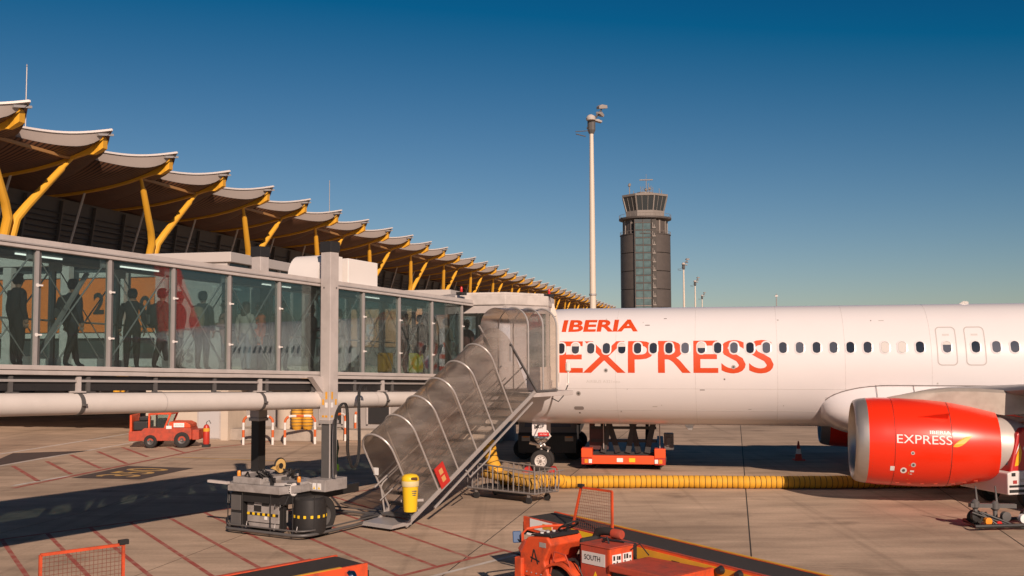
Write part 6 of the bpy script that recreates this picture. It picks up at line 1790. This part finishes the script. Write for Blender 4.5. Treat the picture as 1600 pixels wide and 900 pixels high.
for z0, z1 in ((.48, .56), (.62, .68)):
    b = MB(); b.box(-.06, 2.2, -.05, -.042, z0, z1); b.build('black_strip', M_BLACK, lb)
for x, z, m_ in ((.02, .92, M_BLACK), (.06, .72, mat('red_panel', (.36, .035, .03))), (.42, .9, M_BLUE), (.3, .76, M_GREY2)):
    b = MB(); b.box(x, x + .12, -.052, -.043, z, z + .09); b.build('side_mark', m_, lb)
for x in (.75, 3.3):
    for y in (.14, 1.76): ground_wheel(vn, x, y, .36, .24)

# ---- black coupling trolley in front of the van, colours darkened for missing shade
p = G(1560, 832); dl = thing('coupling_trolley', 'black coupling trolley with levers and hoses coloured dark as if in shade at the lower right', 'trolley', (p.x, p.y + .2, 0), R(10))
b = MB(); b.tube([(-.5, 0, .12), (1.9, -.1, .12), (1.9, .8, .12), (-.2, .9, .12)], .05, 8, closed=True); b.build('frame', M_BLACK, dl, smooth=True)
b = MB(); b.bar((-.3, .5, .55), (.9, .45, .5), .12, .1); b.build('cross_beam', M_DGREY, dl)
for x, y, h, ln in ((-.15, .5, .55, .45), (.35, .45, .5, .5)):
    b = MB(); b.tube([(x, y, .12), (x, y, h), (x + .05, y, h + .12), (x + .02, y, h + ln)], [.05, .06, .03, .018], 8); b.build('lever', M_DGREY, dl, smooth=True)
    b = MB(); b.lathe([(.05, h - .1), (.1, h - .05), (.1, h + .08), (.04, h + .14)], 12, (x, y, 0)); b.build('lever_boss', M_DGREY, dl, smooth=True)
for x, y, z, r, m_ in ((-.1, .1, .22, .09, M_AMBERLENS), (.18, .1, .15, .07, M_REDLENS), (.85, .1, .25, .11, M_WHITE_TXT), (.45, .2, .3, .12, M_DGREY), (1.1, .3, .3, .16, M_BLACK), (-.25, .35, .3, .12, M_BLACK)):
    b = MB(); b.lathe([(.01, -.06), (r, -.05), (r, .05), (.01, .06)], 14, (x, y, z), axis='Y'); b.build('coupling_cap', m_, dl, smooth=True)
for k in range(5):
    b = MB(); rr = random.Random(k + 40); b.tube([(rr.uniform(-.4, .2), .3, .4), (rr.uniform(.0, .6), rr.uniform(0, .2), .12), (rr.uniform(.6, 1.2), .0, .05), (1.8, rr.uniform(-.3, .0), .05)], .028, 7); b.build('hose', M_BLACK, dl, smooth=True)
for x in (.0, 1.5): ground_wheel(dl, x, .75, .2, .12)

# ---- white cars parked on the service road behind the bridge
def car(loc, rz, label, m, dz=0):
    t = thing('parked_car', label, 'car', loc, rz, 'cars parked by the terminal')
    pr = [(-2.1, .35), (-2.15, .75), (-1.95, .95), (-1.2, 1.02), (-.55, 1.42), (.85, 1.46), (1.55, 1.0), (2.05, .88), (2.15, .6), (2.1, .32)]
    b = MB(); b.prism(pr, -.86, .86); b.build('body', m, t, bevel=.06)
    for s in (-1, 1):
        b = MB(); b.prism([(-1.0, 1.02), (-.48, 1.36), (.1, 1.38), (.1, 1.02)], s * .863 - .004, s * .863 + .004); b.build('side_window', M_WINDOW, t)
        b = MB(); b.prism([(.16, 1.02), (.16, 1.38), (.8, 1.38), (1.35, 1.02)], s * .863 - .004, s * .863 + .004); b.build('side_window', M_WINDOW, t)
        for x in (-1.35, 1.35): ground_wheel(t, x, s * .78, .32, .22, M_GREY2)
        b = MB(); b.box(2.0, 2.14, *sorted((s * .5, s * .82)), .72, .86); b.build('tail_light', M_REDLENS, t)
for px, rz, lab in ((80, 95, 'white car parked under the gate building, leftmost of three'), (140, 92, 'white car parked under the gate building, middle of three'), (196, 20, 'white car parked side-on under the gate building, rightmost of three')):
    q = W(px, 640, 72); car((q.x, q.y, 0), R(rz), lab, M_WHITE)
# ================================================================== passengers inside the bridge
def skin_body(pose):
    """one continuous body grown over a joint skeleton; x forward, z up, 1.74 m tall"""
    V, E, Rr = [], [], []
    def v(p, r):
        V.append(p); Rr.append(r if isinstance(r, tuple) else (r, r)); return len(V) - 1
    def chain(i0, lst):
        for p, r in lst:
            j = v(p, r); E.append((i0, j)); i0 = j
        return i0
    pel = v((0, 0, .93), (.175, .14))
    ch = chain(pel, [((.0, 0, 1.10), (.17, .135)), ((.01, 0, 1.27), (.19, .145)), ((0, 0, 1.40), (.15, .105))])
    nk = chain(ch, [((.01, 0, 1.49), (.055, .055)), ((.025, 0, 1.57), (.075, .08)), ((.03, 0, 1.65), (.082, .095)), ((.02, 0, 1.72), (.055, .065))])
    st = pose.get('step', .0)
    for s in (-1, 1):
        k = st * s
        chain(pel, [((k * .1, s * .095, .86), .115), ((k * .5 + .02, s * .10, .50), .082), ((k * .75, s * .105, .30), .070), ((k * 1.0, s * .105, .08), .052), ((k + .08, s * .115, .045), .045), ((k + .17, s * .12, .03), .032)])
        arm = pose.get('armR' if s < 0 else 'armL', 'down')
        sh_ = chain(ch, [((0, s * .13, 1.40), .085), ((0, s * .20, 1.36), .078)])
        if arm == 'down': pts = [((-.03, s * .25, 1.10), .064), ((.03, s * .26, .88), .050), ((.05, s * .26, .80), (.034, .026))]; hd, hv = Vector((.05, s * .26, .80)), Vector((.03, 0, -1))
        elif arm == 'bent': pts = [((-.03, s * .25, 1.09), .064), ((.20, s * .17, 1.14), .050), ((.28, s * .13, 1.16), (.030, .022))]; hd, hv = Vector((.28, s * .13, 1.16)), Vector((1, -.2 * s, .1))
        else: pts = [((.05, s * .25, 1.12), .064), ((.20, s * .18, 1.34), .050), ((.22, s * .16, 1.42), (.030, .022))]; hd, hv = Vector((.22, s * .16, 1.42)), Vector((.2, 0, 1))
        chain(sh_, pts); pose['hand%d' % s] = (hd, hv.normalized())
    me = bpy.data.meshes.new('person_body'); me.from_pydata(V, E, [])
    o = bpy.data.objects.new('person_body', me); COL.objects.link(o)
    sk = o.modifiers.new('skin', 'SKIN'); sk.use_smooth_shade = True
    for i, d in enumerate(me.skin_vertices[0].data): d.radius = Rr[i]; d.use_root = (i == 0)
    ss = o.modifiers.new('sub', 'SUBSURF'); ss.levels = 1; ss.render_levels = 1
    dg = bpy.context.evaluated_depsgraph_get()
    out = bpy.data.meshes.new_from_object(o.evaluated_get(dg))
    bpy.data.objects.remove(o)
    vs = [tuple(x.co) for x in out.vertices]; fs = [tuple(p.vertices) for p in out.polygons]
    bpy.data.meshes.remove(out)
    b = MB(); b.add(vs, fs); nb = len(fs)
    # nose, ears, eyes, fingers grown on to the same mesh
    b.tube([(.105, 0, 1.645), (.130, 0, 1.615), (.105, 0, 1.605)], [.010, .016, .012], 6)
    for s in (-1, 1): b.tube([(.02, s * .078, 1.60), (.02, s * .090, 1.63), (.025, s * .08, 1.66)], [.012, .018, .010], 6)
    for s in (-1, 1):
        hd, hv = pose['hand%d' % s]
        side = hv.cross(Vector((0, 1, 0)))
        if side.length < .1: side = Vector((1, 0, 0))
        side.normalize(); inn = Vector((0, -s, 0))
        for k in range(4):
            r0 = hd + side * (.018 * (k - 1.5)); ln = (.075, .085, .08, .062)[k]
            b.tube([r0, r0 + hv * ln * .5 + inn * .006, r0 + hv * ln * .85 + inn * .022, r0 + hv * ln + inn * .036], [.011, .0095, .009, .007], 5)
        b.tube([hd - side * .03, hd - side * .055 + hv * .03 + inn * .012, hd - side * .055 + hv * .06 + inn * .02], [.012, .010, .008], 5)
    me = bpy.data.meshes.new('person'); me.from_pydata(b.v, [], b.f)
    idx = []
    for i, p in enumerate(b.f):
        c = Vector((0, 0, 0))
        for k in p: c += Vector(b.v[k])
        c /= len(p)
        hand = min((c - pose['hand1'][0]).length, (c - pose['hand-1'][0]).length) < .11
        if i >= nb or hand or c.z > 1.475: m_ = 0
        elif c.z < .085: m_ = 3
        elif c.z < .92 and abs(c.y) < .2 and not (abs(c.y) > .17 and c.z > .7): m_ = 2
        else: m_ = 1
        idx.append(m_)
    me.polygons.foreach_set('material_index', idx)
    me.polygons.foreach_set('use_smooth', [True] * len(me.polygons))
    return me
BODIES = {k: skin_body(p) for k, p in {'stand': dict(), 'walk': dict(step=.22), 'hold': dict(armR='bent', armL='down', step=.06), 'phone': dict(armR='up', armL='bent'), 'bent': dict(armR='bent', armL='bent')}.items()}
M_SKIN = [mat('skin_a', (.46, .27, .19), .55), mat('skin_b', (.33, .18, .12), .55)]
def hair_mesh(long):
    b = MB(); n = 14
    rows = [(1.765, .03), (1.755, .06), (1.73, .083), (1.69, .098), (1.64, .102), (1.59, .094 if not long else .105)] + ([(1.5, .11), (1.40, .10), (1.33, .05)] if long else [(1.55, .07)])
    rings = []
    for z, r in rows:
        ring = []
        for k in range(n):
            a = 2 * PI * k / n; front = math.cos(a)
            rr_ = r * 1.10 * (1.08 if front < 0 else 1.0)
            x = .018 + rr_ * front; 
            if z < 1.70 and front > .25: x = .018 + rr_ * .25
            ring.append((x * 1.0 - (.03 if z < 1.55 else 0), rr_ * .92 * math.sin(a), z))
        rings.append(ring)
    b.loft(rings); return b
def pack_mesh():
    b = MB(); rings = []
    for z, hw, d in ((.92, .10, .05), (.96, .15, .09), (1.1, .165, .11), (1.28, .155, .10), (1.38, .12, .07), (1.41, .05, .03)):
        rings.append([(-.20 + d * math.cos(a), hw * (abs(math.sin(a)) ** .6) * (1 if math.sin(a) > 0 else -1), z) for a in [2 * PI * k / 16 for k in range(16)]])
    b.loft(rings); return b
def person(px, py, label, pose, face, top, trousers, hair=(.02, .013, .01), long=False, skin=0, y=.85, h=1.0, pack=None, packlab=None, hat=None, shoe=(.03, .03, .03)):
    t = bt(px, py, y); g = bw(t, y); z = FZ + SLOPE * t - .03
    me = BODIES[pose].copy()
    for c, nm in ((None, ''), (top, 'top'), (trousers, 'trousers'), (shoe, 'shoes')):
        if c is None: me.materials.append(M_SKIN[skin])
        else: me.materials.append(mat('cloth_%s_%.3f_%.3f_%.3f' % ((nm,) + tuple(c)), c, .85, var=.15, scale=12, coord='Object', bump=.2, bscale=30))
    o = obj('person', me); o.location = (g.x, g.y, z); o.rotation_euler = (0, 0, R(face)); o.scale = (h, h, h)
    tag(o, label, 'person', 'passengers in the bridge')
    hair_mesh(long).build('hair', mat('hair_%.3f' % hair[0], hair, .6), o, smooth=True, angle=80)
    if hat:
        b = MB(); b.lathe([(.105, 1.66), (.11, 1.70), (.09, 1.77), (.03, 1.80)], 16, (.02, 0, 0)); b.build('hat', mat('hat_%.2f' % hat[0], hat, .8), o, smooth=True)
    if pack:
        bk = thing('backpack', packlab, 'backpack', (g.x, g.y, z), R(face), 'backpacks in the bridge'); bk.scale = (h, h, h)
        pack_mesh().build('bag', mat('pack_%.3f_%.3f' % pack[:2], pack, .8, var=.25, scale=14), bk, smooth=True, angle=80)
        for s in (-1, 1):
            b = MB(); b.tube([(-.12, s * .1, 1.38), (.0, s * .115, 1.475), (.13, s * .11, 1.38), (.14, s * .12, 1.2), (.02, s * .17, 1.04), (-.15, s * .12, 1.0)], .016, 6); b.build('strap', M_BLACK, bk, smooth=True)
        b = MB(); b.cbox((-.315, 0, 1.08), (.04, .2, .2)); b.build('front_pocket', M_DGREY, bk, bevel=.02)
    return o
BK, NV, GY = (.02, .02, .022), (.03, .035, .05), (.09, .085, .08)
FW, TW_ = 60, 240
person(26, 520, 'dark-clothed person at the left end of the glass bridge', 'stand', 55, BK, BK)
person(112, 520, 'person in dark jacket with big black backpack in front of the orange board', 'walk', 60, NV, BK, pack=(.025, .027, .028), packlab='big black backpack in front of the first orange board')
person(206, 520, 'slim person in black beside the grey pillar, left of the zero', 'stand', 100, BK, BK, h=.96)
person(252, 520, 'person in olive jacket with bulky black backpack right of the numeral', 'walk', 45, (.07, .075, .06), BK, pack=(.022, .022, .022), packlab='bulky black backpack on the person in the olive jacket')
person(279, 525, 'person in dark coat standing sideways by the second glass post', 'stand', 20, BK, BK, y=1.15)
person(316, 520, 'dark-haired person with beige backpack in front of the pale wall', 'stand', 75, NV, BK, h=1.02, pack=(.36, .29, .20), packlab='beige and brown backpack on the dark-haired person')
person(352, 525, 'person in pink top beside the red panel', 'bent', 200, (.55, .30, .27), (.2, .2, .22), y=1.1, h=.95)
person(384, 525, 'person with long brown hair and cream cardigan facing away', 'hold', 70, (.66, .60, .54), (.40, .44, .50), hair=(.09, .04, .02), long=True, h=.94)
person(406, 530, 'person in bright orange vest behind the cream cardigan', 'stand', 200, (.75, .15, .04), NV, y=1.2, h=.97)
person(440, 525, 'tall person in wide dark grey coat left of the lift column', 'stand', 75, (.10, .092, .088), GY, h=1.0, y=.75)
person(486, 525, 'person in black coat right next to the lift column', 'hold', 30, BK, BK, h=1.0, y=1.05)
person(529, 530, 'person in pale pink top and beige trousers right of the lift column', 'stand', 60, (.60, .46, .42), (.50, .44, .37), h=.97, pack=(.60, .42, .10), packlab='yellow checked backpack right of the lift column')
person(633, 530, 'person in dark jacket leaning over maroon bag', 'hold', 40, (.05, .05, .055), NV, h=1.0, y=.8, skin=1)
person(656, 530, 'tall person in long black coat behind the yellow suitcase', 'stand', 70, BK, BK, h=1.03, y=1.1)
person(697, 530, 'person in brown jacket with scarf near the end of the glass', 'hold', 50, (.16, .11, .07), (.05, .045, .04), h=1.0, y=.8)
person(729, 535, 'person in maroon top and pale hat at the bridge end', 'stand', 60, (.14, .04, .035), BK, hat=(.55, .48, .42), y=.9)
# luggage
def suitcase(px, label, col, y=.45, h=.62):
    t = bt(px, 580, y); g = bw(t, y); z = FZ + SLOPE * t - .02
    s = thing('suitcase', label, 'suitcase', (g.x, g.y, z), R(60))
    b = MB(); b.box(-.22, .22, -.12, .12, .05, h); b.build('shell', mat('case_%.2f_%.2f' % col[:2], col, .45), s, bevel=.04)
    for x in (-.17, -.085, 0, .085, .17):
        b = MB(); b.box(x - .012, x + .012, -.128, -.119, .12, h - .06); b.build('shell_rib', mat('case_%.2f_%.2f' % col[:2], col), s)
    b = MB(); b.tube([(-.1, .1, h - .02), (-.1, .1, h + .38), (.1, .1, h + .38), (.1, .1, h - .02)], .011, 6); b.build('pull_handle', M_GREY2, s)
    for x in (-.17, .17):
        for yy in (-.08, .08):
            b = MB(); b.lathe([(.005, -.012), (.028, -.012), (.028, .012), (.005, .012)], 12, (x, yy, .03), axis='Y'); b.build('castor', M_BLACK, s)
suitcase(650, 'bright yellow-green suitcase on the bridge floor', (.72, .68, .03))
suitcase(602, 'small orange-yellow case on the bridge floor left of the bright suitcase', (.80, .40, .02), h=.58)
t = bt(648, 560, .5); g = bw(t, .5)
mb_ = pack_mesh().build('holdall', mat('maroon', (.10, .015, .03), .8), None, smooth=True, angle=80); mb_.location = (g.x, g.y, FZ + SLOPE * t - .02 + .60 - .92 * .75); mb_.scale = (1, 1, .75); mb_.rotation_euler = (0, 0, R(150))
tag(mb_, 'maroon bag resting on top of the bright suitcase', 'bag')
